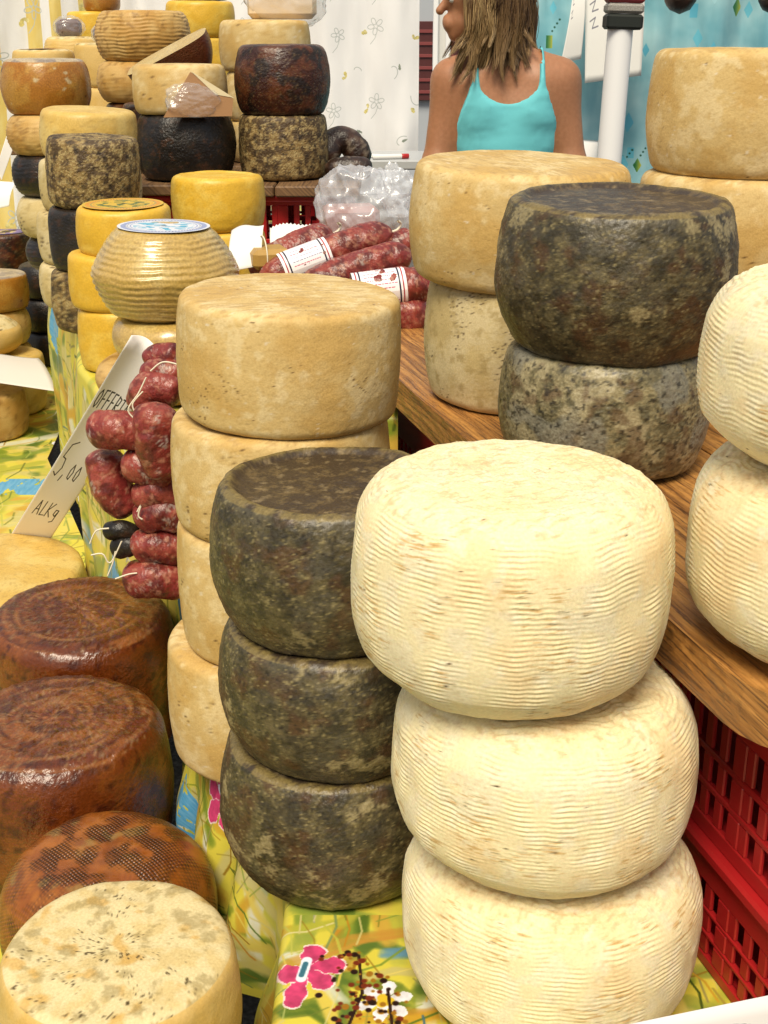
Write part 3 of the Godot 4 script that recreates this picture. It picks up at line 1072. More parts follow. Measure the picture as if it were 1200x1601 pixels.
# ------------------------------------------------------------------ the woman
func woman(pos: Vector3) -> void:
	var t := thing("person", "woman in turquoise strappy top seen from behind, head turned sideways", "person", pos)
	var skin := smat(lin(0.40, 0.185, 0.095), 0.5)
	skin.subsurf_scatter_enabled = true
	skin.subsurf_scatter_strength = 0.06
	skin.albedo_texture = TX.fine
	skin.uv1_triplanar = true
	skin.uv1_scale = Vector3.ONE * 3.0
	var torso := [
		[Vector3(-0.07, 0.92, 0), Vector3(0.07, 0.92, 0), 0.125, 0.125, 1.25],
		[Vector3(0, 1.00, 0), Vector3(0, 1.10, 0), 0.125, 0.122, 1.35],
		[Vector3(-0.05, 1.18, 0), Vector3(0.05, 1.18, 0), 0.115, 0.115, 1.3],
		[Vector3(-0.09, 1.27, 0), Vector3(0.09, 1.27, 0), 0.085, 0.085, 1.15],
		[Vector3(-0.075, 1.245, 0.05), Vector3(-0.09, 1.31, 0.045), 0.03, 0.03],
		[Vector3(0.075, 1.245, 0.05), Vector3(0.09, 1.31, 0.045), 0.03, 0.03],
		[Vector3(-0.03, 1.375, 0.005), Vector3(-0.155, 1.325, 0), 0.048, 0.048],
		[Vector3(0.03, 1.375, 0.005), Vector3(0.155, 1.325, 0), 0.048, 0.048]]
	var limbs := [
		[Vector3(0, 1.33, 0.0), Vector3(-0.035, 1.46, -0.005), 0.058, 0.052],
		[Vector3(-0.035, 1.46, -0.005), Vector3(-0.055, 1.52, -0.005), 0.052, 0.06],
		[Vector3(-0.165, 1.315, 0.0), Vector3(-0.205, 1.07, 0.03), 0.050, 0.040],
		[Vector3(-0.205, 1.07, 0.03), Vector3(-0.19, 1.02, -0.20), 0.040, 0.026],
		[Vector3(0.165, 1.315, 0.0), Vector3(0.205, 1.07, 0.03), 0.050, 0.040],
		[Vector3(0.205, 1.07, 0.03), Vector3(0.13, 1.03, -0.20), 0.040, 0.026]]
	for s in [-1.0, 1.0]:
		limbs.append([Vector3(s * 0.085, 0.88, 0), Vector3(s * 0.095, 0.47, 0.01), 0.088, 0.056])
		limbs.append([Vector3(s * 0.095, 0.47, 0.01), Vector3(s * 0.095, 0.09, 0.03), 0.056, 0.036])
		limbs.append([Vector3(s * 0.095, 0.05, 0.04), Vector3(s * 0.105, 0.035, -0.15), 0.038, 0.030])
	var org := Vector3(-0.34, -0.02, -0.30)
	var cs := 0.012
	var nx := 58
	var ny := 134
	var nq := 42
	var FT := field(torso, org, nx, ny, nq, cs, 0.07)
	var FL := field(limbs, org, nx, ny, nq, cs, 0.035)
	var FA := PackedFloat32Array()
	var FC := PackedFloat32Array()
	var FP := PackedFloat32Array()
	FA.resize(FT.size())
	FC.resize(FT.size())
	FP.resize(FT.size())
	for i in FT.size():
		var e := maxf(0.05 - absf(FT[i] - FL[i]), 0.0) / 0.05
		var d := minf(FT[i], FL[i]) - e * e * 0.05 * 0.25
		FA[i] = d
		var x := org.x + (i % nx) * cs
		var y := org.y + ((i / nx) % ny) * cs
		var z := org.z + (i / (nx * ny)) * cs
		FP[i] = maxf(d - 0.010, y - 0.93 - 0.01 * sin(x * 20.0))
		FP[i] = maxf(FP[i], 0.12 - y)
		# strappy top: back neckline, straps, arm holes
		var ax := absf(x)
		var line: float
		if ax < 0.083: line = 1.255 + 6.0 * ax * ax
		elif ax < 0.112: line = 1.46
		else: line = 1.30 - (ax - 0.112) * 2.6
		FC[i] = maxf(FT[i] - 0.008 - 0.004 * FB.get_noise_3d(x * 9.0, y * 16.0, z * 9.0), (y - line) * 0.6)
		FC[i] = maxf(FC[i], 0.86 - y)
	var body := obj("body", nets(FA, nx, ny, nq, org, cs), skin, t)
	body.set_meta("label", "tanned skin of back, arms and neck")
	var topm := smat(lin(0.13, 0.52, 0.58), 0.8)
	topm.rim_enabled = true
	topm.rim = 0.2
	obj("strappy_top", nets(FC, nx, ny, nq, org, cs), topm, t)
	obj("trousers", nets(FP, nx, ny, nq, org, cs), smat(lin(0.03, 0.04, 0.07), 0.85), t)
	# hands on the counter in front of her
	for s in [-1.0, 1.0]:
		var w := Vector3(-0.19, 1.02, -0.20) if s < 0 else Vector3(0.13, 1.03, -0.20)
		var hb := [[w, w + Vector3(0, -0.01, -0.06), 0.024, 0.030]]
		for f in 4:
			var k := w + Vector3((f - 1.5) * 0.019, -0.008, -0.085)
			var ln: float = [0.030, 0.037, 0.034, 0.026][f]
			hb.append([k, k + Vector3(0, -0.004, -ln), 0.009, 0.0085])
			hb.append([k + Vector3(0, -0.004, -ln), k + Vector3(0, -0.022, -ln * 1.8), 0.0085, 0.007])
		hb.append([w + Vector3(-s * 0.02, -0.008, -0.035), w + Vector3(-s * 0.05, -0.018, -0.07), 0.011, 0.008])
		var ho := w + Vector3(-0.075, -0.06, -0.185)
		obj("hand", nets(field(hb, ho, 38, 26, 48, 0.004, 0.010), 38, 26, 48, ho, 0.004), skin, t)
	# head in profile, looking along -x
	var hc := Vector3(-0.080, 1.528, -0.01)
	var hd := [
		[hc + Vector3(0.03, 0.035, 0), hc + Vector3(-0.015, 0.035, 0), 0.090, 0.088, 1.18],
		[hc + Vector3(-0.02, -0.025, 0), hc + Vector3(-0.045, -0.045, 0), 0.062, 0.050, 1.05],
		[hc + Vector3(-0.062, -0.078, 0), hc + Vector3(-0.070, -0.082, 0), 0.024, 0.022, 0.9],
		[hc + Vector3(-0.090, 0.018, 0), hc + Vector3(-0.118, -0.018, 0), 0.010, 0.012],
		[hc + Vector3(-0.094, -0.046, 0), hc + Vector3(-0.096, -0.046, 0), 0.012, 0.012, 0.6],
		[hc + Vector3(-0.090, -0.060, 0), hc + Vector3(-0.092, -0.060, 0), 0.012, 0.012, 0.6],
		[hc + Vector3(-0.082, 0.035, -0.02), hc + Vector3(-0.082, 0.035, 0.02), 0.014, 0.014],
		[hc + Vector3(0.02, -0.03, 0), hc + Vector3(0.035, -0.12, 0.005), 0.056, 0.054],
		[hc + Vector3(0.012, 0.012, 0.076), hc + Vector3(0.004, -0.03, 0.072), 0.016, 0.009, 2.0],
		[hc + Vector3(0.012, 0.012, -0.076), hc + Vector3(0.004, -0.03, -0.072), 0.016, 0.009, 2.0]]
	var ho2 := hc + Vector3(-0.15, -0.18, -0.12)
	obj("head", nets(field(hd, ho2, 70, 84, 60, 0.004, 0.018), 70, 84, 60, ho2, 0.004), skin, t)
	for s in [-1.0, 1.0]:
		var sp := SphereMesh.new()
		sp.radius = 0.0115
		sp.height = 0.023
		var eye := obj("eye", sp, smat(lin(0.6, 0.58, 0.55), 0.2), t)
		eye.position = hc + Vector3(-0.083, 0.012, s * 0.034)
		var sp2 := SphereMesh.new()
		sp2.radius = 0.006
		sp2.height = 0.012
		var iris := obj("iris", sp2, smat(lin(0.05, 0.03, 0.02), 0.2), eye)
		iris.position = Vector3(-0.007, 0, s * 0.002)
		var lip := obj("lip", sausage_mesh([hc + Vector3(-0.084, -0.050, -0.02), hc + Vector3(-0.104, -0.052, 0), hc + Vector3(-0.084, -0.050, 0.02)], 0.005, 1, 12, 8, ""), smat(lin(0.36, 0.10, 0.08), 0.4), t) if s > 0 else null
	# hair: an inner mass and many separate locks
	var hm := StandardMaterial3D.new()
	hm.vertex_color_use_as_albedo = true
	hm.roughness = 0.42
	hm.cull_mode = BaseMaterial3D.CULL_DISABLED
	var mass := [
		[hc + Vector3(0.035, 0.045, 0), hc + Vector3(0.0, 0.05, 0), 0.098, 0.096, 1.12],
		[hc + Vector3(0.075, 0.02, 0), hc + Vector3(0.085, -0.12, 0.01), 0.062, 0.045],
		[hc + Vector3(0.04, 0.0, 0.05), hc + Vector3(0.06, -0.12, 0.045), 0.042, 0.030]]
	var mo := hc + Vector3(-0.14, -0.22, -0.15)
	obj("hair_mass", nets(field(mass, mo, 60, 70, 60, 0.005, 0.03), 60, 70, 60, mo, 0.005), smat(lin(0.035, 0.018, 0.008), 0.7), t)
	rng.seed = 404
	var VP := PackedVector3Array()
	var VC := PackedColorArray()
	var VI := PackedInt32Array()
	var nk := 12
	for i in 210:
		var a := rng.randf_range(-2.35, 2.35)         # 0 = back of the head (+x)
		var el := acos(rng.randf_range(-0.1, 1.0))
		var dir := Vector3(cos(a) * sin(el), cos(el), sin(a) * sin(el))
		var root := hc + Vector3(0.018, 0.045, 0) + dir * Vector3(0.110, 0.104, 0.090)
		if root.x < hc.x - 0.05 and root.y < hc.y + 0.055: continue
		var outd := Vector3(dir.x, 0, dir.z)
		outd = outd.normalized() if outd.length() > 0.05 else Vector3(1, 0, 0)
		if dir.y > 0.8: outd = Vector3(rng.randf_range(-0.2, 1), 0, rng.randf_range(-1, 1)).normalized()
		var front := outd.x < 0.1
		var endy := hc.y - rng.randf_range(0.11, 0.225)
		var wav := rng.randf_range(0.007, 0.020)
		var ph := rng.randf() * TAU
		var wl := rng.randf_range(5.0, 10.0)
		var fl := rng.randf_range(-0.02, 0.055)
		var width := rng.randf_range(0.010, 0.022)
		var lt := rng.randf()
		var G := PackedVector3Array()
		for k in nk:
			var f := float(k) / (nk - 1)
			var y := lerpf(root.y, endy, f)
			var sw := ss(0.0, 0.35, f)
			var target := hc + Vector3(0.022, 0, 0) + outd * Vector3(0.122, 0, 0.104) * (1.0 - 0.16 * ss(0.5, 0.9, f)) + outd * fl * f * f * f
			var p := Vector3(lerpf(root.x, target.x, sw), y, lerpf(root.z, target.z, sw))
			p += Vector3(sin(ph + f * wl), 0, cos(ph * 1.7 + f * wl)) * wav * f
			if p.x < hc.x - 0.03 and p.y < hc.y + 0.04 and p.y > hc.y - 0.09: p.x = lerpf(p.x, hc.x - 0.03, 0.85)
			if p.y < hc.y - 0.09 and front: p.x -= 0.2 * (hc.y - 0.09 - p.y)
			G.append(p)
		for h in 46:
			var off := Vector3(rng.randfn(), rng.randfn() * 0.4, rng.randfn()) * width * 0.5
			var thick := rng.randf_range(0.00035, 0.0008)
			var tone := clampf(lt + rng.randf_range(-0.35, 0.35), 0.0, 1.0)
			var base := Color(0.045, 0.022, 0.009).lerp(Color(0.20, 0.112, 0.045), tone)
			if front and rng.randf() < 0.55: base = Color(0.42, 0.29, 0.13)
			var len := rng.randf_range(0.82, 1.0)
			var tip := rng.randf_range(0.15, 0.5)
			var prev := VP.size()
			for k in nk:
				var f := float(k) / (nk - 1)
				var fi := f * len * (nk - 1)
				var i0 := mini(int(fi), nk - 2)
				var p := G[i0].lerp(G[i0 + 1], fi - i0) + off * lerpf(1.0, tip, f * f)
				var r := thick * (1.0 - 0.7 * f) + 0.0002
				var cc := base.lerp(Color(0.36, 0.23, 0.10), ss(0.45, 1.1, f + 0.6 * (tone - 0.5)) * 0.6)
				for q in 3:
					var bb := q * TAU / 3
					VP.append(p + Vector3(cos(bb), 0, sin(bb)) * r * 1.5)
					VC.append(cc)
			for k in nk - 1:
				for q in 3:
					var q0 := prev + k * 3 + q
					var q1 := prev + k * 3 + (q + 1) % 3
					VI.append_array([q0, q1, q0 + 3, q1, q1 + 3, q0 + 3])
	var arr := []
	arr.resize(Mesh.ARRAY_MAX)
	arr[Mesh.ARRAY_VERTEX] = VP
	arr[Mesh.ARRAY_COLOR] = VC
	arr[Mesh.ARRAY_INDEX] = VI
	var st := SurfaceTool.new()
	var am := ArrayMesh.new()
	am.add_surface_from_arrays(Mesh.PRIMITIVE_TRIANGLES, arr)
	st.create_from(am, 0)
	st.generate_normals()
	obj("hair", st.commit(), hm, t)

# ------------------------------------------------------------------ handwriting
func write_strokes(im: Image, glyphs: Array, org: Vector2, sc: Vector2, r: float, col: Color) -> void:
	for g in glyphs:
		var pts := []
		for q in g: pts.append(org + Vector2(q[0], q[1]) * sc)
		stroke(im, pts, r, col)

func glyph(ch: String, x: float) -> Array:
	var G := {
		"O": [[[0.5, 0], [0.15, 0.25], [0.1, 0.7], [0.4, 1], [0.7, 0.8], [0.8, 0.3], [0.5, 0]]],
		"F": [[[0.25, 0], [0.1, 1]], [[0.2, 0.02], [0.9, 0]], [[0.18, 0.5], [0.7, 0.48]]],
		"E": [[[0.25, 0], [0.1, 1], [0.75, 0.98]], [[0.22, 0.02], [0.85, 0]], [[0.18, 0.5], [0.65, 0.48]]],
		"R": [[[0.25, 0], [0.1, 1]], [[0.22, 0.02], [0.8, 0.1], [0.7, 0.45], [0.2, 0.5], [0.8, 1]]],
		"T": [[[0.5, 0], [0.4, 1]], [[0.1, 0.03], [0.95, 0]]],
		"A": [[[0.05, 1], [0.5, 0], [0.85, 1]], [[0.2, 0.65], [0.75, 0.62]]],
		"L": [[[0.3, 0], [0.15, 1], [0.8, 0.96]]],
		"K": [[[0.25, 0], [0.12, 1]], [[0.85, 0], [0.2, 0.55], [0.8, 1]]],
		"g": [[[0.7, 0.4], [0.3, 0.4], [0.2, 0.75], [0.5, 0.85], [0.7, 0.45], [0.6, 1.25], [0.2, 1.35]]],
		"5": [[[0.95, 0], [0.35, 0.1], [0.15, 0.45], [0.55, 0.5], [0.7, 0.75], [0.4, 1.0], [0.05, 0.9]]],
		"0": [[[0.5, 0], [0.2, 0.4], [0.25, 0.9], [0.55, 1], [0.75, 0.5], [0.5, 0]]],
		",": [[[0.4, 0.85], [0.2, 1.25]]]}
	var out := []
	for s in G[ch]:
		var q := []
		for p in s: q.append([p[0] + x, p[1]])
		out.append(q)
	return out

func write_line(im: Image, text: String, org: Vector2, sc: Vector2, r: float, col: Color) -> void:
	for i in text.length():
		if text[i] != " ": write_strokes(im, glyph(text[i], i * 1.05), org, sc, r, col)

func round_label(bg: Color, ring: Color, blob: Color, blob2: Color, sd: int) -> Image:
	var im := Image.create(256, 256, false, Image.FORMAT_RGB8)
	im.fill(bg)
	var p := []
	for i in 65: p.append(Vector2(128, 128) + Vector2(cos(i * TAU / 64), sin(i * TAU / 64)) * 112)
	stroke(im, p, 7, ring)
	p = []
	for i in 65: p.append(Vector2(128, 128) + Vector2(cos(i * TAU / 64), sin(i * TAU / 64)) * 92)
	stroke(im, p, 1.5, ring)
	rng.seed = sd
	for i in 70: # small lettering round the border, too small to read
		var a := i * TAU / 70
		stroke(im, [Vector2(128, 128) + Vector2(cos(a), sin(a)) * 99, Vector2(128, 128) + Vector2(cos(a + 0.03), sin(a + 0.03)) * rng.randf_range(101, 107)], 1.2, Color(0.25, 0.28, 0.4))
	for j in 256:
		for i in 256:
			var v := Vector2(i - 128, j - 128)
			if v.length() < 84:
				var n := FB.get_noise_2d(i * 0.02 + sd, j * 0.03)
				if n > 0.08: im.set_pixel(i, j, blob.lerp(blob2, clampf(n * 3.0 - 0.2, 0, 1)))
	im.generate_mipmaps()
	return im

# ------------------------------------------------------------------
func _ready() -> void:
	FB = _noise(FastNoiseLite.TYPE_SIMPLEX_SMOOTH, 3)
	CE = _noise(FastNoiseLite.TYPE_CELLULAR, 1)
	CE.cellular_return_type = FastNoiseLite.RETURN_DISTANCE2_SUB
	CE.cellular_jitter = 1.0
	# camera
	var cam := Camera3D.new()
	cam.name = "camera"
	cam.position = Vector3(0, CAM, 0)
	cam.rotation_degrees = Vector3(-20.3, 0, 0)
	cam.fov = 44.03
	cam.near = 0.05
	cam.far = 200.0
	add_child(cam)
	cam.current = true
	# sky and light: bright hazy daylight
	var we := WorldEnvironment.new()
	we.name = "environment"
	var env := Environment.new()
	env.background_mode = Environment.BG_SKY
	var sm := ProceduralSkyMaterial.new()
	sm.sky_top_color = Color(0.93, 0.95, 0.98)
	sm.sky_horizon_color = Color(0.76, 0.77, 0.78)
	sm.ground_horizon_color = Color(0.60, 0.60, 0.60)
	sm.ground_bottom_color = Color(0.35, 0.35, 0.35)
	sm.sky_energy_multiplier = 0.52
	sm.sun_angle_max = 0.0
	var sky := Sky.new()
	sky.sky_material = sm
	env.sky = sky
	env.tonemap_mode = Environment.TONE_MAPPER_LINEAR
	env.tonemap_exposure = 2.7
	env.sdfgi_enabled = true
	env.ssao_enabled = true
	env.ssil_enabled = true
	we.environment = env
	add_child(we)
	var sun := DirectionalLight3D.new()
	sun.name = "sun"
	sun.light_energy = 0.5
	sun.light_color = Color(1.0, 0.95, 0.86)
	sun.light_angular_distance = 24.0
	sun.shadow_enabled = true
	add_child(sun)
	sun.look_at_from_position(Vector3(-0.5, 3.0, 2.1), Vector3(0, 0, 0))

	rng.seed = 1
	make_textures()
	make_mats()
	structure()
	print("structure ", Time.get_ticks_msec())
	cheeses()
	print("cheeses ", Time.get_ticks_msec())
	meats()
	papers()
	backdrop()
	print("backdrop ", Time.get_ticks_msec())
	woman(Vector3(0.36, 0, -3.95))
	print("woman ", Time.get_ticks_msec())

func structure() -> void:
	var pl := PlaneMesh.new()
	pl.size = Vector2(120, 120)
	var gm := smat(lin(0.20, 0.195, 0.19), 0.85)
	gm.albedo_texture = TX.speck
	gm.uv1_triplanar = true
	gm.uv1_scale = Vector3.ONE * 1.5
	var g := obj("pavement", pl, gm)
	g.set_meta("kind", "structure")
	# tables and their cloths
	var near := PackedVector2Array([Vector2(-0.075, 0.45), Vector2(-0.075, 1.1), Vector2(-0.19, 1.3), Vector2(-0.23, 1.5), Vector2(-0.26, 1.74), Vector2(0.7, 1.74), Vector2(0.9, 2.9), Vector2(1.2, 2.9), Vector2(1.2, 0.45)])
	near = PackedVector2Array([Vector2(-0.075, 0.45), Vector2(-0.075, 1.1), Vector2(-0.19, 1.3), Vector2(-0.23, 1.5), Vector2(-0.26, 1.74), Vector2(-0.2, 2.6), Vector2(1.1, 2.6), Vector2(1.1, 0.45)])
	table("dark wooden trestle table under the flowered cloth and dark cheeses", near, 0.635, [[0.0, 0.55], [1.0, 0.55], [1.0, 2.5], [0.1, 2.5]])
	var tier := PackedVector2Array([Vector2(0.0, 1.80), Vector2(-0.29, 1.78), Vector2(-0.42, 1.90), Vector2(-0.49, 2.06), Vector2(-0.56, 2.37), Vector2(-0.62, 2.6), Vector2(-0.77, 3.0), Vector2(-0.85, 3.5), Vector2(-0.94, 4.2), Vector2(-1.05, 4.75), Vector2(-0.30, 4.75), Vector2(-0.05, 4.1)])
	table("dark wooden trestle table under the heaped small cheeses", tier, 0.915, [[-0.1, 2.9], [-0.7, 2.9], [-0.9, 4.6], [-0.4, 4.6]])
	var ledge := PackedVector2Array([Vector2(-0.16, 0.5), Vector2(-0.16, 1.15), Vector2(-0.28, 1.35), Vector2(-0.34, 1.72), Vector2(-0.52, 1.95), Vector2(-0.645, 2.5), Vector2(-0.875, 3.1), Vector2(-1.0, 4.2), Vector2(-1.07, 4.9), Vector2(-2.0, 4.9), Vector2(-2.0, 0.5)])
	table("low dark wooden bench under the brown cheeses", ledge, 0.414, [[-0.3, 0.6], [-1.9, 0.6], [-1.9, 4.8], [-1.2, 4.8]])
	var ci := cloth_image()
	var cm := cloth_mat(ci, 0.42)
	var cm2 := cloth_mat(ci, 0.42, Vector3(0.5, 0.5, 1))
	var c1 := obj("tablecloth", cloth_sheet([[-0.085, 0.45, 1.12, 0.45], [-0.085, 1.1, 1.12, 1.1], [-0.20, 1.3, 1.12, 1.3], [-0.24, 1.5, 1.12, 1.5], [-0.27, 1.73, 1.12, 1.73]], 0.64, 0.432, 1), cm)
	tag(c1, "yellow flowered oilcloth with pink blossom under the dark cheese stack", "tablecloth", "flowered oilcloths")
	var c2 := obj("tablecloth", cloth_sheet([[0.02, 1.765, 0.02, 1.80], [-0.29, 1.765, -0.05, 1.85], [-0.43, 1.89, -0.05, 1.95], [-0.50, 2.06, -0.05, 2.10], [-0.57, 2.37, -0.05, 2.40], [-0.63, 2.6, -0.05, 2.6], [-0.78, 3.0, -0.05, 3.0], [-0.86, 3.5, -0.05, 3.5], [-0.95, 4.2, -0.05, 4.2], [-1.06, 4.75, -0.3, 4.75]], 0.92, 0.432, 4, 0.008), cm2)
	tag(c2, "green and yellow flowered oilcloth hanging under the heaped small cheeses", "tablecloth", "flowered oilcloths")
	var c3 := obj("tablecloth", cloth_sheet([[-2.02, 0.5, -0.16, 0.5], [-2.02, 1.3, -0.25, 1.3], [-2.02, 1.9, -0.5, 1.9], [-2.02, 2.5, -0.635, 2.5], [-2.02, 3.1, -0.865, 3.1], [-2.02, 4.9, -1.06, 4.9]], 0.42, 0.1, 9), cm2)
	tag(c3, "yellow oilcloth with blue squares on the low bench", "tablecloth", "flowered oilcloths")
	# wooden boards and red crates
	MT.board = smat(Color.WHITE, 0.5)
	MT.board.albedo_texture = tex(wood_image(lin(0.46, 0.22, 0.055), lin(0.26, 0.11, 0.026), lin(0.045, 0.02, 0.01), 3))
	MT.board.texture_repeat = true
	MT.board.normal_enabled = true
	MT.board.normal_texture = TX.rough_bump
	MT.board.normal_scale = 0.4
	MT.old_board = smat(Color.WHITE, 0.6)
	MT.old_board.albedo_texture = tex(wood_image(lin(0.20, 0.11, 0.045), lin(0.11, 0.055, 0.022), lin(0.03, 0.015, 0.008), 9))
	MT.old_board.texture_repeat = true
	var a := deg_to_rad(15.1)
	var o := Vector3(0.277, CAM - 0.43, -0.73)
	plank_board("wooden_board", "long brown wooden board on red crates under the tall cheeses", o, a, [0.13, 0.12, 0.14, 0.12, 0.13], 1.62, 0.042, MT.board, true)
	var ba := Basis(Vector3.UP, a)
	red_crate("red slotted plastic crate directly under the near end of the board", o + ba * Vector3(0.255, -0.043 - 0.180, -0.33), a, Vector3(0.40, 0.180, 0.60), "red crates under the board")
	red_crate("red slotted plastic crate standing on the tablecloth at the bottom", o + ba * Vector3(0.255, -0.349, -0.33), a, Vector3(0.40, 0.126, 0.60), "red crates under the board")
	red_crate("red slotted plastic crate under the far end of the long board", o + ba * Vector3(0.255, -0.349, -1.15), a, Vector3(0.40, 0.306, 0.60), "red crates under the board")
	# raised boards at the back
	plank_board("wooden_board", "worn brown board on a red crate under the black cheese", Vector3(-0.56, CAM - 0.28, -2.73), 0, [0.17, 0.16, 0.18], 0.45, 0.022, MT.old_board)
	red_crate("red slotted plastic crate behind the single yellow cheese", Vector3(-0.30, CAM - 0.5, -2.96), 0, Vector3(0.46, 0.197, 0.40), "", true)
	plank_board("wooden_board", "worn board under the ribbed tan cheeses at the back", Vector3(-0.80, CAM - 0.28, -3.20), 0, [0.16, 0.16, 0.17, 0.16], 0.55, 0.022, MT.old_board)
	red_crate("red plastic crate under the ribbed tan cheeses", Vector3(-0.46, CAM - 0.5, -3.48), 0, Vector3(0.60, 0.197, 0.40))
	plank_board("wooden_board", "worn board at the very back under the pale cheese columns", Vector3(-1.08, CAM - 0.28, -3.77), 0, [0.18, 0.18, 0.18, 0.18], 0.88, 0.022, MT.old_board)
	red_crate("red plastic crate at the very back under the pale cheese columns", Vector3(-0.70, CAM - 0.5, -4.2), 0, Vector3(0.50, 0.197, 0.60))

func cheeses() -> void:
	var gw := "white ridged cheese wheels"
	wheel("white ridged cheese at the bottom of the white stack", 0.142, -0.779, -0.901, 0.126, 0.155, 2.9, "white", 3, 3, "basket", 0.0, gw, 1.0)
	wheel("white ridged cheese in the middle of the white stack", 0.128, -0.625, -0.901, 0.123, 0.152, 2.9, "white", 2, 3, "basket", 0.0, gw, 2.2, Vector2(0.0, -0.01))
	wheel("big creamy white cheese with brown dashes on top of the white stack", 0.097, -0.471, -0.901, 0.123, 0.166, 2.9, "white", 1, 3, "basket", 0.0, gw, 0.4)
	wheel("white ridged cheese on the board edge under another white one", 0.3605, -0.43, -0.878, 0.132, 0.1455, 2.9, "white", 4, 3, "basket", 0.0, gw, 0.9)
	wheel("white ridged cheese on the board, on top of another white one", 0.358, -0.2848, -0.878, 0.132, 0.131, 2.9, "white", 5, 3, "basket", 0.0, gw, 0.2)
	var gg := "dark grey mouldy cheese wheels"
	wheel("dark grey mouldy cheese at the bottom of three, on flowered cloth", -0.046, -0.779, -1.095, 0.117, 0.141, 3.0, "grey", 11, 2, "lump", 0.0, gg)
	wheel("dark grey mouldy cheese in the middle of three stacked alike", -0.043, -0.639, -1.095, 0.117, 0.128, 3.0, "grey", 12, 2, "lump", 0.0, gg, 2.0)
	wheel("dark grey mouldy cheese with sunken top on the stack of three", -0.045, -0.512, -1.095, 0.117, 0.138, 3.0, "grey", 13, 2, "lump", 0.006, gg, 4.1)
	wheel("pale grey speckled cheese standing on the wooden board", 0.237, -0.43, -1.325, 0.1125, 0.131, 3.0, "palegrey", 14, 2, "lump", 0.0, gg, 1.0)
	wheel("dark grey cheese with sunken ringed top, above a pale grey one", 0.239, -0.300, -1.325, 0.1235, 0.152, 3.2, "grey", 15, 2, "lump", 0.005, gg, 3.0, Vector2(0.045, -0.01))
	var gt := "smooth tan cheese wheels"
	wheel("tan cheese at the bottom of the four stacked tan wheels", -0.132, -0.779, -1.323, 0.120, 0.142, 5.0, "tan", 24, 1, "", 0.0, gt)
	wheel("tan cheese second from the bottom of the four tan wheels", -0.113, -0.638, -1.323, 0.120, 0.146, 5.0, "tan", 23, 1, "", 0.0, gt, 1.5)
	wheel("tan cheese third from the bottom of the four tan wheels", -0.113, -0.493, -1.323, 0.120, 0.119, 5.0, "tan", 22, 1, "", 0.0, gt, 2.5)
	wheel("broad tan cheese on top of the four stacked tan wheels", -0.103, -0.372, -1.323, 0.119, 0.127, 5.0, "tan", 21, 2, "", 0.0, gt, 0.3, Vector2(0.02, -0.035))
	wheel("pale speckled cheese on the board under a tan wheel, beside salami", 0.183, -0.43, -1.608, 0.131, 0.153, 4.0, "pale", 26, 2, "", 0.0, gt, 0.8)
	wheel("tan cheese above a pale speckled one, beside the woman", 0.1665, -0.277, -1.608, 0.137, 0.141, 4.0, "tan", 25, 2, "", 0.0, gt, 2.0, Vector2(0.04, -0.03))
	wheel("tan cheese at the bottom of the stack beside the teal curtain", 0.459, -0.43, -1.60, 0.129, 0.161, 4.0, "tan", 29, 0, "", 0.0, gt)
	wheel("tan cheese in the middle of the stack beside the teal curtain", 0.444, -0.270, -1.60, 0.131, 0.123, 4.0, "tan", 28, 1, "", 0.0, gt)
	wheel("tan cheese with brown spots topping the stack beside the teal curtain", 0.449, -0.148, -1.60, 0.130, 0.142, 4.5, "tan", 27, 2, "", 0.0, gt, 5.0)
	# low bench
	var gb := "cheeses on the low bench"
	wheel("cream cheese hidden beneath the mould-stained cream wheel", -0.230, -1.0, -0.877, 0.100, 0.155, 4.0, "gold", 31, 0, "", 0.0, gb)
	wheel("cream yellow cheese with mould stains on its flat top", -0.227, -0.846, -0.877, 0.102, 0.130, 4.2, "cream", 32, 2, "", 0.0, gb, 0.0, Vector2(0.02, -0.02))
	wheel("orange brown cheese with woven cloth print on its top", -0.308, -1.0, -1.178, 0.120, 0.168, 2.7, "textile", 33, 1, "cloth", 0.0, gb)
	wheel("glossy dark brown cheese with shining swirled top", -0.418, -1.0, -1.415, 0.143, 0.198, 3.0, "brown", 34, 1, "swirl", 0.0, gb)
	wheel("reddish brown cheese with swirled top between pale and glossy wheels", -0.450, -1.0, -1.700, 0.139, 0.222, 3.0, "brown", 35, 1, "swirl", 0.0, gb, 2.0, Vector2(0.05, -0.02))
	wheel("pale yellow cheese behind the brown ones, at the price card", -0.690, -1.0, -2.000, 0.180, 0.158, 3.6, "gold", 36, 1, "", 0.0, gb)
	wheel("brown sided cheese under the curved paper on the bench", -1.085, -1.0, -3.318, 0.117, 0.125, 4.0, "ribbed", 37, 0, "", 0.0, gb)
	wheel("gold cheese behind the brown sided one on the bench", -1.097, -1.0, -3.564, 0.119, 0.166, 4.0, "gold", 38, 0, "", 0.0, gb)
	wheel("small rounded cream cheese on a gold wheel on the bench", -1.149, -0.834, -3.564, 0.115, 0.104, 2.6, "cream", 39, 0, "", 0.0, gb)
	wheel("brown cheese at the bottom of the orange column on the bench", -1.21, -1.0, -3.90, 0.110, 0.118, 3.0, "ribbed", 40, 0, "", 0.0, gb)
	wheel("brown cheese in the middle of the orange column on the bench", -1.21, -0.883, -3.90, 0.108, 0.114, 3.0, "ribbed", 41, 0, "", 0.0, gb)
	wheel("orange cheese on top of its column on the bench", -1.205, -0.770, -3.90, 0.108, 0.108, 4.0, "orange", 42, 0, "", 0.0, gb)
	for i in 3:
		wheel(["black cheese at the bottom of the black column on the bench", "black cheese in the middle of the black column on the bench", "black cheese topping the black column on the bench"][i], -1.10, -1.0 + i * 0.109, -4.16, 0.10, 0.11, 3.0, "black", 43 + i, 0, "", 0.0, gb)
